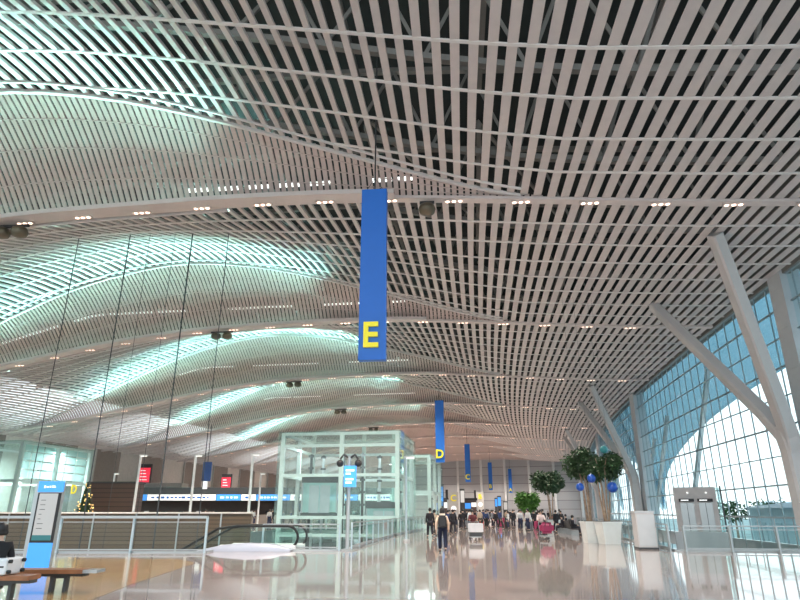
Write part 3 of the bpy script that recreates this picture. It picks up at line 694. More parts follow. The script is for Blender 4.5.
# ------------------------------------------------------------------ escalator
e0 = fl(250, 551)
es = thing('escalator', 'escalator with white side casing and black handrails sinking into the left opening', 'escalator', (-0.4, 0, 0))
ye = 28.0
def esc_pts(off, y):
    # balustrade loop seen side-on: newel at the right end, descending leftwards into the opening
    L = []
    xe = X0(312, y); xs = X0(206, y)
    return xe, xs
for j, y in enumerate((27.9, 29.4)):
    xe = X0(297 if j == 0 else 306, y); xs = xe - 1.6
    path = []
    r_ = 0.46; zc = 0.52
    path += [(xe-1.4, y, zc-r_)]
    for i in range(13): a = -PI/2 + PI*i/12; path.append((xe + r_*math.cos(a), y, zc + r_*math.sin(a)))
    path += [(xe-2.2, y, zc+r_), (xe-3.0, y, zc+r_-0.10), (xe-12, y, zc+r_-5.2)]
    MB().tube(path, 0.055, 8).build('handrail', 'rubber', es)
    g = MB(); n = len(path)
    g.add([(xe+r_*0.8, y, 0.1), (xe+r_*0.8, y, zc+0.3), (xe, y, zc+r_), (xe-2.2, y, zc+r_), (xe-3.0, y, zc+r_-0.1), (xe-12, y, zc+r_-5.2), (xe-12, y, -5.9), (xe-3.2, y, -0.3)], [(0,1,2,3,4,5,6,7)])
    g.build('glass_balustrade', 'railglass', es)
    MB().tube([(xe+0.4,y-0.02,0.10),(xe-2.8,y-0.02,0.12),(xe-12,y-0.02,-4.98)], 0.12, 6).build('skirt', 'white', es)
xe = X0(297, 27.9)
cs = MB(); n = 16; vs = []
prof_c = [(xe+0.3, 0.04), (xe+0.1, 0.14), (xe-0.5, 0.27), (xe-1.5, 0.32), (xe-2.6, 0.24), (xe-3.4, 0.09), (xe-3.7, 0.0)]
for (x, z) in prof_c: vs += [(x, 27.1, 0.0), (x, 27.1, z), (x, 27.75, z), (x, 27.75, 0.0)]
fs = []
for i in range(len(prof_c)-1):
    a = 4*i
    for q in range(3): fs.append((a+q, a+q+1, a+q+5, a+q+4))
cs.add(vs, fs); cs.build('side_casing', mat('lilac_white_casing', (0.50, 0.53, 0.62), 0.3, noise=0.02), es, True)
st = MB()
for i in range(22):
    x = xe - 2.4 - 0.42*i; z = -0.02 - 0.235*i; st.box(x-0.42, x, 28.05, 29.25, z-0.24, z)
st.build('steps', 'dark', es)
MB().box(xe-2.4, xe+0.6, 28.0, 29.3, -0.3, 0.01).build('landing_plate', 'steel', es)

# slatted wall along the far side of the left opening, desks on it
r = thing('slatted_wood_wall', 'brown horizontally slatted wood wall across the far side of the left opening', 'partition', (-24.5, 46.6, -6))
MB().box(-17, 13.6, 0, 0.3, 0, 7.42).build('cladding', 'slatwood', r); MB().box(-17.1, 13.65, -0.1, 0.5, 7.42, 7.52).build('coping', 'wallcream', r)
for i in range(10): MB().box(-16.5+3.1*i, -16.4+3.1*i, -0.06, 0, 0, 7.42).build('post', 'steel', r)
mb = MB().box(-60, -10.9, 46.95, 47.2, -6, 0.02); struct(mb.build('wall_opening', 'wallgrey'))
# light poles
for i, (px, py, Y) in enumerate(((141, 456, 52), (196, 456, 52), (253, 455, 52), (261, 474, 74), (406, 458, 36), (115, 474, 74))):
    p = XZ(px, py, Y)
    lab = ['slim white lamp pole behind the slatted wall, leftmost of the tall ones', 'slim white lamp pole behind the slatted wall, middle one', 'slim white lamp pole just left of the large glass lift hall', 'short distant lamp pole beside the large glass lift hall', 'slim white lamp pole at the right corner of the glass lift hall', 'short distant lamp pole beside the brown box room'][i]
    l = thing('lamp_pole', lab, 'lamp', (p.x, Y, 0))
    MB().tube([(0,0,0),(0,0,p.z)], 0.11 if i != 4 else 0.06, 8).build('pole', 'white' if i != 4 else 'bluesteel', l)
    hd_ = MB().box(-0.12, 0.50, -0.14, 0.14, p.z, p.z+0.10).build('lamp_head', 'white', l); MB().box(0.05, 0.46, -0.12, 0.12, p.z-0.03, p.z).build('lamp', 'postglow', hd_)
    MB().lathe([(0.2, 0), (0.2, 0.05), (0.12, 0.1)], n=10).build('base', 'steel', l)

# check-in island row
Yc = 80
r = thing('check_in_counter', 'long check-in counter row with black canopy and lit blue and white sign strip', 'check-in counter', (0, Yc, 0), 0)
xa, xb = X0(132, Yc, 3), X0(398, Yc, 3)
ztop = XZ(200, 489, Yc).z; zs1 = XZ(200, 494.5, Yc).z; zs0 = XZ(200, 500.5, Yc).z
MB().box(xa, xb, 0, 3.5, zs0, ztop+0.2).build('canopy', 'dark', r)
MB().box(xa, xb, 0.5, 1.0, 0, 1.15).build('desk', 'wallbrown', r); MB().box(xa, xb, 3.0, 3.3, 0, zs0).build('back_wall', 'brownclad', r)
seq = [(132, 147, 'bluelit', ''), (147, 216, 'whitelit', 'check-in'), (216, 241, 'bluelit', ''), (241, 256, 'whitelit', ''), (256, 290, 'bluelit', ''), (290, 330, 'whitelit', ''), (330, 358, 'bluelit', ''), (358, 398, 'whitelit', '')]
for (p0, p1, mm, _) in seq:
    x0_, x1_ = X0(p0+0.4, Yc, 3), X0(p1-0.4, Yc, 3)
    sg = MB().box(x0_, x1_, -0.12, 0, zs0, zs1).build('sign_panel', mm, r)
    q = MB(); x = x0_ + 0.5; rr = random.Random(p0)
    while x < x1_ - 0.8:
        w = rr.uniform(0.15, 0.55); hgt = rr.uniform(0.16, 0.26); q.box(x, x+w, -0.14, -0.12, (zs0+zs1)/2-hgt/2, (zs0+zs1)/2+hgt/2); x += w + rr.uniform(0.1, 0.3)
    q.build('sign_marks', 'blue' if mm == 'whitelit' else 'whitelit', sg)
for i in range(16):
    x = xa + 1.5 + i*2.2; MB().box(x, x+0.5, 0.6, 0.9, 1.15, 1.6).build('monitor', 'black' if i % 3 else 'screen', r)
# grey block and brown box room
r = thing('grey_partition', 'grey partition block right of the brown box room', 'partition', (X0(150, 90), 90, 0)); MB().box(X0(128,90)-X0(150,90), X0(178,90)-X0(150,90), 0, 3, 0, XZ(150, 483, 90).z).build('body', 'wallgrey', r)
MB().box(X0(128,90)-X0(150,90), X0(178,90)-X0(150,90), -0.05, 0, 0.0, 1.2).build('plinth', 'dark', r)
r = thing('box_room', 'dark brown boarded box room beside the Christmas tree', 'kiosk', (X0(108, 58), 58, 0))
w0, w1 = X0(84,58)-X0(108,58), X0(131,58)-X0(108,58)
MB().box(w0, w1, 0, 2, 0, XZ(100, 483, 58).z).build('body', 'brownslat', r); MB().box(w0-0.1, w1+0.1, -0.1, 2.1, XZ(100,483,58).z, XZ(100,483,58).z+0.12).build('top_trim', 'dark', r)
# red screens, hung blue sign
for i, (p0, y0, p1, y1) in enumerate(((139.5, 464, 149.5, 483), (221.5, 474, 230.5, 491))):
    a = XZ(p0, y0, 84); b = XZ(p1, y1, 84)
    r = thing('display_screen', ['upright red lit screen on the left wall, the nearer one', 'upright red lit screen above the check-in canopy'][i], 'screen', ((a.x+b.x)/2, 84, b.z))
    w = (b.x-a.x)/2; h = a.z-b.z; MB().box(-w, w, 0, 0.3, 0, h).build('housing', 'black', r)
    s_ = MB().box(-w+0.1, w-0.1, -0.03, 0, 0.1, h*0.80).build('panel', 'redlit', r)
    q = MB()
    for j in range(4): q.box(-w*0.6, w*0.5-0.1*j, -0.05, -0.03, h*(0.15+0.16*j), h*(0.19+0.16*j))
    q.build('screen_marks', 'whitelit', s_)
    MB().box(-0.08, 0.08, 0.1, 0.2, -b.z, 0).build('support', 'dark', r)
a = XZ(203.8, 462, 76); b = XZ(209.3, 489, 76)
r = thing('hanging_sign', 'narrow dark blue hanging sign above the check-in canopy', 'sign', ((a.x+b.x)/2, 76, b.z))
w = (b.x-a.x)/2; h = a.z-b.z; MB().box(-w, w, -0.1, 0.1, 0.9, h).build('panel', mat('navy_sign', (0.02, 0.07, 0.25), 0.5), r); MB().box(-w*0.8, w*0.5, -0.12, -0.1, 0, 0.9).build('white_panel', 'whitelit', r)
s, t = inv((r.location.x, 76)); MB().tube([(0,0,h),(0,0,z0(t)-b.z+0.2)], 0.05, 6).build('hanging_wire', 'dark', r)

# Christmas tree
p = XZ(84, 511, 55)
r = thing('christmas_tree', 'lit Christmas tree with gold lights beside the brown box room', 'christmas tree', (p.x, 55, 0))
hT = XZ(84, 481, 55).z
f = MB(); rr = random.Random(5)
for i in range(900):
    z = rr.random()**1.4*(hT-0.5)+0.45; rad = 0.95*(1-(z-0.4)/(hT-0.3))*rr.uniform(0.7, 1.0); a = rr.uniform(0, 2*PI)
    p = Vector((rad*math.cos(a), rad*math.sin(a), z)); d = Vector((math.cos(a), math.sin(a), -0.35)).normalized(); e = Vector((-math.sin(a), math.cos(a), 0))
    f.add([p - d*0.1, p + e*0.06 + d*0.1, p + d*0.28, p - e*0.06 + d*0.1], [(0,1,2,3)])
f.lathe([(0.75, 0.45), (0.5, 1.2), (0.25, hT-0.9), (0.02, hT-0.1)], n=12)
f.build('needles', 'leafdark', r)
g = MB()
for i in range(90):
    z = 0.5 + (hT-0.7)*rr.random()**1.3; rad = 1.0*(1-(z-0.4)/(hT-0.3)) + 0.08; a = rr.uniform(0, 2*PI); g.ball((rad*math.cos(a), rad*math.sin(a), z), 0.045, 6)
lt = g.build('fairy_lights', 'gold', r); lt['kind'] = 'stuff'
MB().box(-1.0, 1.1, -0.8, 0.8, 0, 0.35).build('base_box', 'gold', r); MB().tube([(0,0,0.3),(0,0,1)], 0.1, 8).build('trunk', 'trunk', r)

# ------------------------------------------------------------------ sign pole in front of the lift hall
p = fl(347, 551); Yp = p.y
r = thing('sign_pole', 'grey pole with a lit blue direction sign in front of the glass lift hall', 'sign', (p.x, Yp, 0))
zt = XZ(347, 456, Yp).z
MB().tube([(0,0,0),(0,0,zt)], 0.085, 10).build('pole', 'steel', r)
MB().lathe([(0.2,0),(0.2,0.04),(0.1,0.08)], n=12).build('base', 'steel', r)
a = XZ(344.5, 466, Yp-0.2); b = XZ(356, 487, Yp-0.2)
bx = MB().box(a.x-p.x, b.x-p.x, -0.35, -0.12, b.z, a.z).build('sign_box', 'bluelit', r)
q = MB()
for (u0, u1, v) in ((0.15, 0.85, 0.78), (0.15, 0.55, 0.62), (0.15, 0.8, 0.36), (0.15, 0.65, 0.2)):
    q.box(a.x-p.x+(b.x-a.x)*u0, a.x-p.x+(b.x-a.x)*u1, -0.37, -0.35, b.z+(a.z-b.z)*(v-0.045), b.z+(a.z-b.z)*(v+0.045))
q.build('sign_marks', 'whitelit', bx)
for sg in (-1, 1):
    MB().tube([(0,0,zt-0.1),(sg*0.25,-0.1,zt+0.05),(sg*0.4,-0.1,zt-0.15)], 0.05, 6).build('camera_arm', 'black', r)
    MB().ball((sg*0.4, -0.1, zt-0.32), 0.16, 10).build('camera_dome', 'black', r)

# ------------------------------------------------------------------ information totem
Yt = 17.2
a = XZ(40.5, 482, Yt); b = XZ(62.5, 482, Yt); hT = a.z
r = thing('information_totem', 'tall grey information totem with lit screen and blue header by the benches', 'information stand', ((a.x+b.x)/2, Yt, 0), 0.0)
w = (b.x-a.x)/2
MB().box(-w-0.12, w, 0.03, 0.22, 0, hT).build('body', 'steel', r)
MB().box(-w, w+0.02, 0.0, 0.03, 0.0, 0.80).build('lower_panel', 'bluelit', r)
MB().box(-w+0.0, w+0.02, 0.0, 0.03, 0.80, hT-0.28).build('screen_frame', 'black', r)
s_ = MB().box(-w+0.05, w-0.05, -0.01, 0.0, 0.86, hT-0.30).build('screen', 'screen', r)
q = MB(); rr = random.Random(2)
for i in range(7): q.box(-w+0.12, -w+0.12+rr.uniform(0.07, 0.16), -0.014, -0.01, 1.15+0.12*i, 1.165+0.12*i)
q.build('screen_marks', 'dark', s_)
MB().box(-w+0.05, w-0.05, -0.013, -0.01, 0.86, 0.99).build('screen_footer', 'teal', s_)
hd_ = MB().box(-w-0.02, w+0.06, -0.02, 0.03, hT-0.26, hT+0.02).build('header', 'bluelit', r)
q = MB()
for (x0_, x1_, z0_, z1_) in ((-0.16,-0.12,-0.16,-0.09),(-0.10,-0.03,-0.15,-0.11),(-0.01,0.03,-0.15,-0.10),(0.05,0.16,-0.15,-0.12),(0.05,0.14,-0.105,-0.09)): q.box(x0_, x1_, -0.025, -0.02, hT+z0_, hT+z1_)
q.build('header_marks', 'whitelit', hd_)

# ------------------------------------------------------------------ benches, suitcases
def bench(lab, px_r, py_top, legy, L, tray=True):
    yb = fl(px_r, legy).y
    x1 = X0(px_r, yb, 0.44); r = thing('bench', lab, 'bench', (x1, yb, 0))
    MB().box(-L, 0, 0, 0.45, 0.36, 0.44).build('seat', 'benchwood', r)
    if tray: MB().box(0, 0.30, 0.03, 0.42, 0.37, 0.43).build('end_tray', 'steel', r)
    MB().box(-L, 0, 0.1, 0.35, 0.30, 0.36).build('beam', 'dark', r)
    for x in (-0.55, -L+0.6):
        l = MB(); l.box(x-0.16, x-0.10, 0.14, 0.28, 0.0, 0.30); l.box(x+0.13, x+0.19, 0.14, 0.28, 0.0, 0.30); l.box(x-0.17, x+0.20, 0.15, 0.25, 0.26, 0.32)
        l.build('leg', 'dark', r)
    return r
bench('brown wooden bench with steel end tray in front of the totem', 82, 570, 593, 2.6)
bench('nearer brown wooden bench at the left edge carrying white suitcases', 28, 577, 602, 2.4, False)
def suitcase(lab, loc, rz, m, lying=False, sc=1.0, group=None):
    r = thing('suitcase', lab, 'suitcase', loc, rz, group)
    mb = MB().box(-0.24, 0.24, -0.13, 0.13, 0.06, 0.72); o = mb.build('shell', m, r)
    bm = bmesh.new(); bm.from_mesh(o.data); bmesh.ops.bevel(bm, geom=bm.edges[:], offset=0.045, segments=3, affect='EDGES', profile=0.6); bm.to_mesh(o.data); bm.free()
    MB().box(-0.245, 0.245, -0.012, 0.012, 0.1, 0.70).build('zip_band', 'black', r)
    h = MB(); h.tube([(-0.09,0,0.72),(-0.09,0,1.02),(0.09,0,1.02),(0.09,0,0.72)], 0.012, 6); h.build('pull_handle', 'dark', r)
    for sx_ in (-1, 1):
        for sy_ in (-1, 1): MB().lathe([(0.03,0),(0.03,0.05)], (0.19*sx_, 0.08*sy_, 0.005), 8).build('wheel', 'rubber', r)
    r.scale = (sc,)*3
    return r
M['casewhite'] = mat('white_case', (0.78, 0.80, 0.82), 0.3); M['casemag'] = mat('magenta_case', (0.35, 0.03, 0.11), 0.5)
M['casegrey'] = mat('grey_case', (0.25, 0.27, 0.30), 0.4); M['casered'] = mat('red_case', (0.5, 0.05, 0.05), 0.4)
yb2 = fl(28, 602).y
sc_ = suitcase('white hard suitcase with a black band lying flat on the nearer bench', (X0(24, yb2, 0.6)-0.03, yb2+0.24, 0.44+0.16), 0, 'casewhite', sc=1.15)
sc_.rotation_euler = (PI/2, 0, -PI/2); sc_.location.x -= 0.22
for ch in list(sc_.children):
    if ch.name.startswith('pull_handle'): bpy.data.objects.remove(ch)

# ------------------------------------------------------------------ plants
def planter(mb, w, h, w2):
    mb.hexa([(-w2/2,-w2/2,0),(w2/2,-w2/2,0),(w2/2,w2/2,0),(-w2/2,w2/2,0)], [(-w/2,-w/2,h),(w/2,-w/2,h),(w/2,w/2,h),(-w/2,w/2,h)])
def potted(lab, px, Y, h, cw, ch, potw, poth, stems, leafm, n, seed, lean=0.0, spread=0.35):
    r = thing('potted_tree', lab, 'potted tree', (X0(px, Y), Y, 0), 0.12)
    mb = MB(); planter(mb, potw, poth, potw*0.78); mb.build('planter', 'pot', r)
    MB().box(-potw/2-0.03, potw/2+0.03, -potw/2-0.03, potw/2+0.03, poth-0.08, poth).build('planter_rim', 'pot', r)
    MB().box(-potw/2+0.06, potw/2-0.06, -potw/2+0.06, potw/2-0.06, poth-0.02, poth+0.01).build('soil', 'soil', r)
    rr = random.Random(seed); tr = MB()
    for i in range(stems):
        a = 2*PI*i/stems; b = Vector((0.12*math.cos(a), 0.12*math.sin(a), poth)); t_ = Vector((lean + spread*math.cos(a)+rr.uniform(-.1,.1), spread*math.sin(a), h-ch*0.6))
        tr.tube([b, b.lerp(t_, 0.5) + Vector((rr.uniform(-.06,.06), rr.uniform(-.06,.06), 0)), t_, t_ + Vector((0.2*math.cos(a), 0.2*math.sin(a), ch*0.3))], [0.05, 0.045, 0.035, 0.015], 6)
    tr.build('trunk', 'trunk', r)
    f = MB()
    for i in range(9):
        a = rr.uniform(0, 2*PI); q = rr.uniform(0.3, 0.75)
        foliage(f, (lean + cw*0.36*q*math.cos(a)*1.2, cw*0.36*q*math.sin(a), h-ch*0.5 + rr.uniform(-.22,.22)*ch), cw*0.24, cw*0.24, ch*0.30, n//9, 0.20*max(1, Y/33), seed*50+i)
    fo = f.build('foliage', leafm, r); return r
YT = 33.3
potted('tall potted tree with thin stems in a white planter, left of the pair', 589.5, YT+1.2, 5.05, 2.2, 1.75, 0.8, 1.08, 4, 'leafgreen', 3600, 1, lean=-0.12, spread=0.25)
potted('tall potted tree with thin stems in a white planter, right of the pair', 607.5, YT, 4.75, 2.1, 1.7, 1.05, 1.08, 5, 'leafgreen', 3600, 2, lean=-0.05, spread=0.3)
potted('dark round-crowned potted tree standing left of the tall pair', 551.5, 55, 5.0, 3.1, 2.3, 1.2, 0.9, 3, 'leafdark', 2400, 3)
potted('short bright green bushy potted tree in the crowd', 527, 72, 3.75, 2.9, 2.4, 1.2, 0.9, 3, 'leafbright', 2400, 4, spread=0.2)
for i, (px, py, rad, mm, lab) in enumerate(((580, 487, 0.21, 'bauble', 'blue ball hanging low at the left of the tall potted trees'), (591.3, 478.5, 0.22, 'bauble', 'blue ball hanging between the stems of the tall potted trees'), (612.3, 487.3, 0.27, 'bauble', 'large blue ball hanging right of the tall potted tree stems'), (603.8, 449.5, 0.2, 'teal', 'teal ball at the top of the tall potted trees'))):
    p = XZ(px, py, YT - 0.75); r = thing('hanging_ball', lab, 'ornament', (p.x, p.y, p.z))
    MB().ball((0,0,0), rad, 16).build('ball', mm, r, True); MB().lathe([(0.04, rad-0.01), (0.035, rad+0.05)], n=8).build('cap', 'steel', r)
    MB().tube([(0,0,rad+0.04),(0,0,13.3-p.z)], 0.004, 5).build('cord', 'dark', r)

# ------------------------------------------------------------------ pylons / gates down the hall, seats
def pylon(letter, px, Y, lab):
    x = X0(px, Y); r = thing('letter_pylon', lab, 'sign', (x, Y, 0))
    z1 = XZ(px, 492, Y).z; MB().box(-0.65, 0.7, 0, 0.4, 0, z1).build('body', 'wallgrey', r); MB().box(-0.95, -0.65, -0.02, 0.42, 0, z1+0.3).build('edge_panel', 'black', r)
    text(letter, 1.15, 0.03, 'yellow', r, (0.05, -0.04, z1-0.8), (PI/2,0,0), 'letter', 0.02)
    MB().lathe([(0.36, 0), (0.36, 0.04)], n=16).build('round_sign', 'whitelit', r, loc=(0.05, 0, z1-2.1)).rotation_euler = (PI/2, 0, 0)
pylon('C', 453.5, 84, 'grey pylon with a yellow letter C above the crowd')
pylon('B', 480.5, 112, 'grey pylon with a yellow letter B above the crowd')
for i, (p0, p1, Y) in enumerate(((432, 449, 80), (464, 478, 108))):
    x0_, x1_ = X0(p0, Y), X0(p1, Y); z1 = XZ(p0, 498, Y).z; z0_ = XZ(p0, 503, Y).z
    r = thing('check_in_desk', ['dark canopied desk with blue lit panel left of the C pylon', 'dark canopied desk with lit panel left of the B pylon'][i], 'desk', ((x0_+x1_)/2, Y, 0)); w = (x1_-x0_)/2
    MB().box(-w, w, 0, 3, z0_+0.4, z1).build('canopy', 'black', r); MB().box(-w, w, 1.5, 1.8, 0, z0_+0.4).build('back_wall', 'brownclad', r)
    MB().box(-w*0.95, w*0.1, 0.9, 1.0, z0_-0.9, z0_).build('blue_panel', 'bluelit', r); MB().box(w*0.2, w*0.95, 0.9, 1.0, z0_-0.6, z0_+0.1).build('white_panel', 'whitelit', r)
    for x in (-w+0.1, w-0.1): MB().box(x-0.08, x+0.08, 0.1, 0.3, 0, z0_+0.4).build('post', 'steel', r)
for i, (px, Y, z1) in enumerate(((441, 70, 5.2), (463, 95, 5.6), (500, 118, 5.0), (506, 100, 3.6), (497, 135, 5))):
    r = thing('information_totem', 'distant dark upright display post standing in the crowd', 'information stand', (X0(px, Y), Y, 0), 0, 'distant display posts in the hall')
    MB().box(-0.35, 0.35, 0, 0.3, 0, z1*0.85).build('body', 'black' if i % 2 else 'dark', r); MB().box(-0.28, 0.28, -0.03, 0, z1*0.5, z1*0.8).build('screen', 'bluelit' if i % 2 == 0 else 'screen', r)
seatp = None
for i, (px, Y) in enumerate(((562, 50), (572, 46), (566, 58), (556, 66))):
    if seatp is None:
        seatp = o = thing('seat_row', '', 'seats')
        MB().box(-1.6, 1.6, -0.04, 0.04, 0.30, 0.38).build('beam', 'steel', o)
        for x in (-1.2, 1.2): MB().box(x-0.04, x+0.04, -0.25, 0.25, 0, 0.3).build('leg', 'steel', o)
        for k in range(5):
            x = -1.28+0.64*k; q = MB().box(x-0.28, x+0.28, -0.25, 0.25, 0.38, 0.44); q.build('seat', 'black', o)
            q = MB(); q.hexa([(x-0.28,0.22,0.44),(x+0.28,0.22,0.44),(x+0.28,0.28,0.44),(x-0.28,0.28,0.44)], [(x-0.28,0.36,0.9),(x+0.28,0.36,0.9),(x+0.28,0.40,0.9),(x-0.28,0.40,0.9)]); q.build('backrest', 'black', o)
    else: o = copy_tree(seatp)
    place(o, (X0(px, Y), Y, 0), (PI/2 if i % 2 else -PI/2) - 0.15, ['row of black seats left behind the potted trees', 'row of black seats nearest the white planters', 'row of black seats behind the seated travellers', 'farthest row of black seats left of the potted trees'][i])

# ------------------------------------------------------------------ people
def skin_obj(name, V, E, Rr, m, parent, sub=1):
    me = bpy.data.meshes.new('tmp'); me.from_pydata([tuple(v) for v in V], E, []); o = bpy.data.objects.new('tmp', me); COL.objects.link(o)
    md = o.modifiers.new('skin', 'SKIN'); md.use_smooth_shade = True
    lay = me.skin_vertices[0].data
    for i, r in enumerate(Rr):
        lay[i].radius = r if isinstance(r, tuple) else (r, r); lay[i].use_root = (i == 0)
    sd = o.modifiers.new('sub', 'SUBSURF'); sd.levels = sub; sd.render_levels = sub
    bpy.context.view_layer.update()
    out = bpy.data.meshes.new_from_object(o.evaluated_get(bpy.context.evaluated_depsgraph_get())); bpy.data.objects.remove(o)
    out.materials.clear(); out.materials.append(m if not isinstance(m, str) else M[m]); q = bpy.data.objects.new(name, out); COL.objects.link(q); q.parent = parent
    return q
def figure(lab, top, legs, hair='hair', pose='stand', hairlen=0.0, topm=None, group=None, H=1.68, stride=0.22, coat=False, shoes='shoe', fingers=True):
    k = H/1.70
    r = thing('person', lab, 'person', (0,0,0), 0, group)
    def v(x, y, z): return Vector((x, y, z))*k
    if pose == 'sit':
        hip = v(0, 0, 0.50); ch = v(0, 0.0, 0.86); nk = v(0, 0.01, 1.06); hd = v(0, 0.03, 1.20)
        kn = [v(sg*0.12, 0.44, 0.50) for sg in (-1,1)]; an = [v(sg*0.12, 0.46, 0.09) for sg in (-1,1)]; hj = [v(sg*0.10, 0.02, 0.50) for sg in (-1,1)]
    else:
        hip = v(0, 0, 0.95); ch = v(0, 0.0, 1.27); nk = v(0, 0.0, 1.46); hd = v(0, 0.02, 1.585)
        a = stride if pose != 'stand' else 0.03
        kn = [v(-0.11, a*0.55+0.03, 0.50), v(0.11, -a*0.3+0.04, 0.50)]; an = [v(-0.11, a, 0.085), v(0.11, -a, 0.085 + (0.05 if a > 0.1 else 0))]; hj = [v(sg*0.095, 0, 0.90) for sg in (-1,1)]
    sh = [ch + v(sg*0.185, 0, 0.10) for sg in (-1,1)]
    if pose == 'push': el = [s_ + v(sg*0.06, 0.10, -0.27) for s_, sg in zip(sh, (-1,1))]; wr = [e + v(-sg*0.03, 0.24, 0.02) for e, sg in zip(el, (-1,1))]
    elif pose == 'sit': el = [s_ + v(sg*0.06, 0.05, -0.27) for s_, sg in zip(sh, (-1,1))]; wr = [e + v(-sg*0.07, 0.23, -0.05) for e, sg in zip(el, (-1,1))]
    else:
        q = 0.12 if pose == 'walk' else 0.02
        el = [sh[0] + v(-0.06, -q*0.4, -0.28), sh[1] + v(0.06, q*0.5, -0.28)]; wr = [el[0] + v(-0.01, -q*0.3+0.05, -0.25), el[1] + v(0.01, q+0.05, -0.24)]
    V = [hip, hip.lerp(ch, 0.5), ch, nk, hd, hd + v(0, 0, 0.075)]; Rr = [(0.135, 0.095), (0.12, 0.085), (0.145, 0.095), (0.052, 0.052), (0.075, 0.088), (0.055, 0.065)]
    E = [(0,1),(1,2),(2,3),(3,4),(4,5)]
    def add(p, rr_, par): V.append(p); Rr.append(rr_); E.append((par, len(V)-1)); return len(V)-1
    add(hd + v(0, 0.105, -0.01), 0.016, 4)                                       # nose
    for sg in (-1, 1): add(hd + v(sg*0.088, 0.0, 0.0), 0.018, 4)                 # ears
    for i, sg in enumerate((-1, 1)):
        a_ = add(sh[i], 0.055, 2); b_ = add(el[i], 0.043, a_); c_ = add(wr[i], 0.028, b_)
        d = (wr[i] - el[i]).normalized(); side = Vector((0,1,0)) if pose not in ('push', 'sit') else Vector((-sg,0,0)); nrm = d.cross(side).normalized()
        pm = add(wr[i] + d*0.075, (0.032, 0.020), c_)
        if fingers:
            for fi, (off, ln) in enumerate(((-0.030, 0.058), (-0.010, 0.068), (0.010, 0.062), (0.029, 0.048))):
                f1 = add(wr[i] + d*(0.105) + side*off, 0.0085, pm); add(wr[i] + d*(0.105+ln*0.8) + side*off + nrm*0.02, 0.0075, f1)
            th_ = add(wr[i] + d*0.055 + side*0.045, 0.010, c_); add(wr[i] + d*0.095 + side*0.062 + nrm*0.012, 0.008, th_)
    for i in range(2):
        a_ = add(hj[i], 0.085, 0); b_ = add(kn[i], 0.058, a_); c_ = add(an[i], 0.036, b_); add(an[i] + v(0, 0.13, -0.045), 0.033, c_)
    Rr = [tuple(q_*k for q_ in x) if isinstance(x, tuple) else x*k for x in Rr]
    skin_obj('body', V, E, Rr, 'skin', r)
    # top garment
    tm = mat('cloth_top', top, 0.85, noise=0.12, scale=9); lm = mat('cloth_legs', legs, 0.85, noise=0.12, scale=9)
    hem = hip + (v(0, 0, -0.02) if not coat else v(0, 0, -0.30)) if pose != 'sit' else hip + v(0, -0.02, 0.02)
    V = [hem, hip.lerp(ch, 0.45), ch, ch + v(0, 0, 0.12), nk + v(0, 0, -0.03)]
    Rr = [(0.175, 0.135), (0.165, 0.125), (0.185, 0.135), (0.14, 0.105), 0.075]; E = [(0,1),(1,2),(2,3),(3,4)]
    for i in range(2):
        V += [sh[i] + v(0,0,-0.01), el[i], wr[i]]; n = len(V); Rr += [0.078, 0.066, 0.050]; E += [(2, n-3), (n-3, n-2), (n-2, n-1)]
    Rr = [tuple(q_*k for q_ in x) if isinstance(x, tuple) else x*k for x in Rr]
    skin_obj('jacket', V, E, Rr, tm, r)
    V = [hip + v(0,0,0.03)]; Rr = [(0.155, 0.12)]; E = []
    for i in range(2):
        V += [hj[i], kn[i], an[i] + v(0, 0, 0.03)]; n = len(V); Rr += [0.108, 0.088, 0.078]; E += [(0, n-3), (n-3, n-2), (n-2, n-1)]
    Rr = [tuple(q_*k for q_ in x) if isinstance(x, tuple) else x*k for x in Rr]
    skin_obj('trousers', V, E, Rr, lm, r)
    for i in range(2):
        f = MB(); c = an[i] + v(0, 0.06, -0.04); f.ball((c.x, c.y, c.z), 0.05*k, 10, sc=(0.95, 2.6, 0.9)); f.build('shoe', shoes, r, True)
    hm = MB(); hc = hd + v(0, -0.018, 0.035); hm.ball((hc.x, hc.y, hc.z), 0.108*k, 14, sc=(0.96, 1.08, 1.08))
    if hairlen: hm.lathe([(0.10*k, 0.03), (0.115*k, -0.08), (0.10*k, -hairlen)], (hc.x, hc.y-0.02, hc.z), 12, sy_=0.75)
    hm.build('hair', hair, r, True)
    return r
p = fl(443, 552.5)
w1 = figure('person in a cream jacket with black backpack and navy trousers walking away in the middle', (0.72, 0.55, 0.42), (0.006, 0.011, 0.035), pose='walk', stride=0.12, hairlen=0.16, H=1.70)
w1.location = (p.x, p.y, 0); w1.rotation_euler = (0,0,-0.05)
o = MB().box(-0.17, 0.17, -0.30, -0.12, 0.95, 1.42).build('backpack', 'black', w1)
bm = bmesh.new(); bm.from_mesh(o.data); bmesh.ops.bevel(bm, geom=bm.edges[:], offset=0.06, segments=3, affect='EDGES'); bm.to_mesh(o.data); bm.free()
for sg in (-1, 1): MB().tube([(sg*0.12,-0.14,1.38),(sg*0.13,-0.02,1.47),(sg*0.13,0.13,1.36),(sg*0.14,0.14,1.15),(sg*0.14,-0.12,1.0)], 0.018, 6).build('backpack_strap', 'black', w1)
MB().lathe([(0.10, 0), (0.135, 0.04), (0.11, 0.10)], (0, -0.03, 1.40), 12).build('hood', mat('cream_hood', (0.75, 0.62, 0.50), 0.9), w1, True)
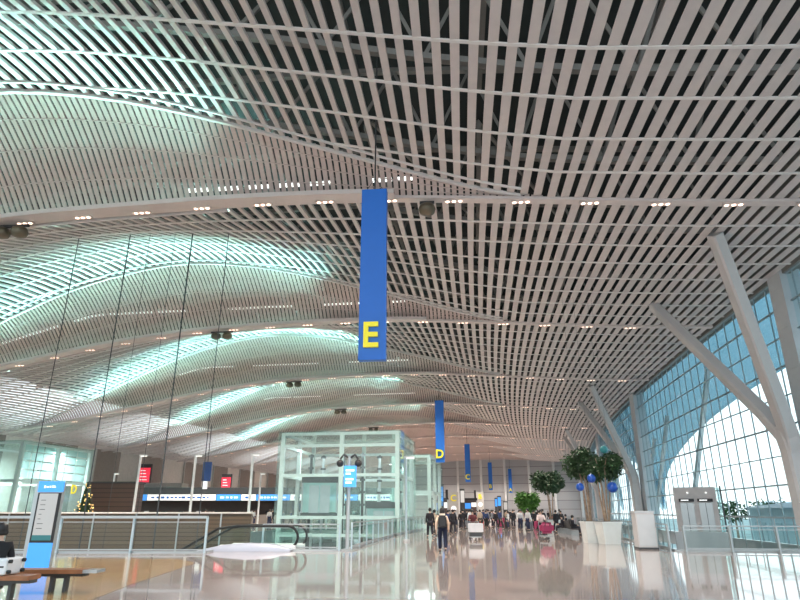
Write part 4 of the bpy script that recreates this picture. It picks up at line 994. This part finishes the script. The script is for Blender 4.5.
def cart(lab, loc, rz, loadm, lab2, cname, lw=0.62, lh=0.40):
    r = thing('luggage_cart', lab, 'cart', loc, rz)
    mb = MB(); mb.box(-0.3, 0.3, -0.45, 0.5, 0.16, 0.22); mb.build('platform', 'steel', r)
    mb = MB(); mb.tube([(-0.28,-0.45,0.2),(-0.28,-0.55,1.0),(0.28,-0.55,1.0),(0.28,-0.45,0.2)], 0.02, 6); mb.build('handle', 'steel', r)
    for (x, y) in ((-0.25,-0.4),(0.25,-0.4),(0,0.42)): MB().tube([(x-0.02,y,0.08),(x+0.02,y,0.08)], 0.075, 12).build('wheel', 'rubber', r)
    return r
for i, (px, py, top, legs, mm, cl, pl, bl) in enumerate((
    (476, 540.5, (0.14, 0.035, 0.04), (0.02,0.02,0.03), 'casewhite', 'luggage cart carrying the large white box', 'person in dark red top with a big white box, middle of the hall', 'large white box carried on the middle luggage cart'),
    (547.5, 540, (0.70, 0.60, 0.58), (0.03,0.03,0.04), 'casemag', 'luggage cart carrying the large magenta bag', 'person in pale jacket behind the magenta bag', 'large magenta bag on the right luggage cart'))):
    p = fl(px, py)
    f = figure(pl, top, legs, pose='push', H=1.66, hairlen=0.1 if i else 0.0); f.location = (p.x, p.y+1.35, 0); f.rotation_euler = (0,0,PI)
    c = cart(cl, (p.x, p.y+0.25, 0), 0, mm, '', ''); c.rotation_euler = (0,0,PI)
    b = MB().box(-0.42, 0.42, -0.25, 0.25, 0, 0.48 if i == 0 else 0.62); o = b.build('white_box' if i == 0 else 'travel_bag', mm, loc=(p.x, p.y-0.0, 0.45 if i == 0 else 0.35))
    bm = bmesh.new(); bm.from_mesh(o.data); bmesh.ops.bevel(bm, geom=bm.edges[:], offset=0.03 if i == 0 else 0.16, segments=3, affect='EDGES'); bm.to_mesh(o.data); bm.free()
    tag(o, bl, 'box' if i == 0 else 'bag')
    if i: MB().tube([(-0.15,-0.26,0.4),(-0.1,-0.30,0.62),(0.1,-0.30,0.62),(0.15,-0.26,0.4)], 0.02, 6).build('handle', 'black', o)
    else: MB().box(-0.35, 0.35, -0.2, 0.2, -0.23, 0.0).build('tray', 'dark', o)
# the person cut by the left edge, sitting on the nearer bench
p0 = figure('person in black seen from behind, sitting at the left edge by the suitcases', (0.012,0.012,0.014), (0.02,0.02,0.025), pose='sit', H=1.75, hairlen=0.12)
p0.location = (X0(-8, yb2, 0.8), yb2+0.15, -0.0); p0.rotation_euler = (0,0,0.5)
protos = []
specs = [('traveller in a black coat in the distant crowd', (0.015,0.015,0.02), (0.02,0.02,0.03), 'walk', True), ('traveller in a grey jacket in the distant crowd', (0.22,0.23,0.25), (0.03,0.03,0.05), 'stand', False), ('traveller in a dark blue jacket in the distant crowd', (0.02,0.04,0.12), (0.03,0.03,0.03), 'walk', False),
         ('traveller in a white top in the distant crowd', (0.65,0.66,0.68), (0.03,0.04,0.09), 'stand', False), ('traveller in a burgundy top in the distant crowd', (0.16,0.03,0.06), (0.02,0.02,0.03), 'push', False), ('traveller in a beige coat in the distant crowd', (0.42,0.33,0.25), (0.03,0.03,0.03), 'walk', True)]
rr = random.Random(11)
taken = [(w1.location.x, w1.location.y, 0.9)] + [(fl(a_, b_).x, fl(a_, b_).y+0.6, 1.5) for a_, b_ in ((476, 540.5), (547.5, 540))]
for o_ in S.objects:
    if o_.parent is None and o_.get('category') in ('potted tree', 'seats', 'information stand', 'desk', 'sign') and o_.location.z < 0.5: taken.append((o_.location.x, o_.location.y, 1.9 if o_['category'] in ('seats', 'desk') else 1.0))
def free(px, Y, r_=0.45, tmin=-3.6, tmax=8.0):
    for _ in range(60):
        x = X0(px, Y); t_ = inv((x, Y))[1]
        if tmin < t_ < tmax and all(math.hypot(x-a_, Y-b_) > r_+c_ for a_, b_, c_ in taken): break
        Y += 0.35
        if t_ <= tmin: px += 0.7
        if t_ >= tmax: px -= 0.7
    taken.append((x, Y, 0.35)); return x, Y
spots = [(430, 41, 0), (434.5, 44, 5), (453, 46, 0), (448, 50, 2), (461, 58, 0), (463, 60, 0), (437, 60, 1), (425, 55, 1), (441, 66, 3), (470, 62, 3), (480, 60, 5), (486, 62, 2), (492, 66, 1), (500, 58, 2), (508, 60, 3), (513, 64, 0), (520, 56, 3), (528, 55, 3), (534, 60, 0), (539, 52, 2), (543, 50, 0), (556, 50, 0), (561, 55, 0)]
for i in range(60): spots.append((rr.uniform(428, 560), rr.uniform(62, 125), rr.choice([0,0,1,2,2,3,4,5])))
for i, (px, Y, k) in enumerate(spots):
    sp_ = specs[k]
    if not any(q[0] == k for q in protos):
        f = figure(sp_[0], sp_[1], sp_[2], pose=sp_[3], coat=sp_[4], group='distant crowd, ' + sp_[0].split(' in the')[0], fingers=True, hairlen=0.1 if k in (3, 5) else 0.0); protos.append((k, f)); o = f
    else: o = copy_tree([q[1] for q in protos if q[0] == k][0])
    x_, y_ = free(px, Y); place(o, (x_, y_, 0), rr.uniform(0, 2*PI) if k != 0 else rr.choice([0, PI]) + rr.uniform(-.4,.4)); o.scale = (rr.uniform(0.94, 1.06),)*3
sat = None
for i, (px, Y, side) in enumerate(((562, 49.4, 0), (562, 50.7, 0), (562, 51.3, 0), (572, 45.4, 1), (572, 46.6, 1), (566, 58, 0), (566, 58.7, 0))):
    if sat is None: sat = o = figure('seated traveller in dark clothes on the black seats left of the planters', (0.02,0.02,0.03), (0.03,0.03,0.04), pose='sit', group='seated travellers by the potted trees', H=1.68)
    else: o = copy_tree(sat)
    place(o, (X0(px, Y) + (0.02 if side else -0.02), Y, 0), (PI/2 - 0.15 if not side else -PI/2 - 0.15))
cp_ = None
for i in range(26):
    m_ = ['casegrey', 'casewhite', 'black', 'casered', 'casemag'][i % 5]
    px = rr.uniform(430, 575); Y = rr.uniform(52, 100)
    nm = {'casegrey':'grey', 'casewhite':'white', 'black':'black', 'casered':'red', 'casemag':'magenta'}[m_]
    suitcase('%s upright suitcase standing in the distant crowd' % nm, (*free(px, Y, 0.3), 0), rr.uniform(0, 3), m_, group='%s suitcases in the distant crowd' % nm)
# check-in staff and queue behind the slatted wall (heads only in view)
q0 = None
for i in range(26):
    px = rr.uniform(185, 395); Y = rr.choice([72, 75, 78]) + rr.uniform(-1, 1); k = rr.choice([0,1,2,3,5])
    src = [q[1] for q in protos if q[0] == k][0]; o = copy_tree(src); x_, y_ = free(px, Y, 0.35, -60, -8)
    place(o, (x_, y_, 0), rr.uniform(0, 6), specs[k][0].replace('in the distant crowd', 'queueing at the check-in counter on the left'), 'check-in queue, ' + specs[k][0].split(' in the')[0])
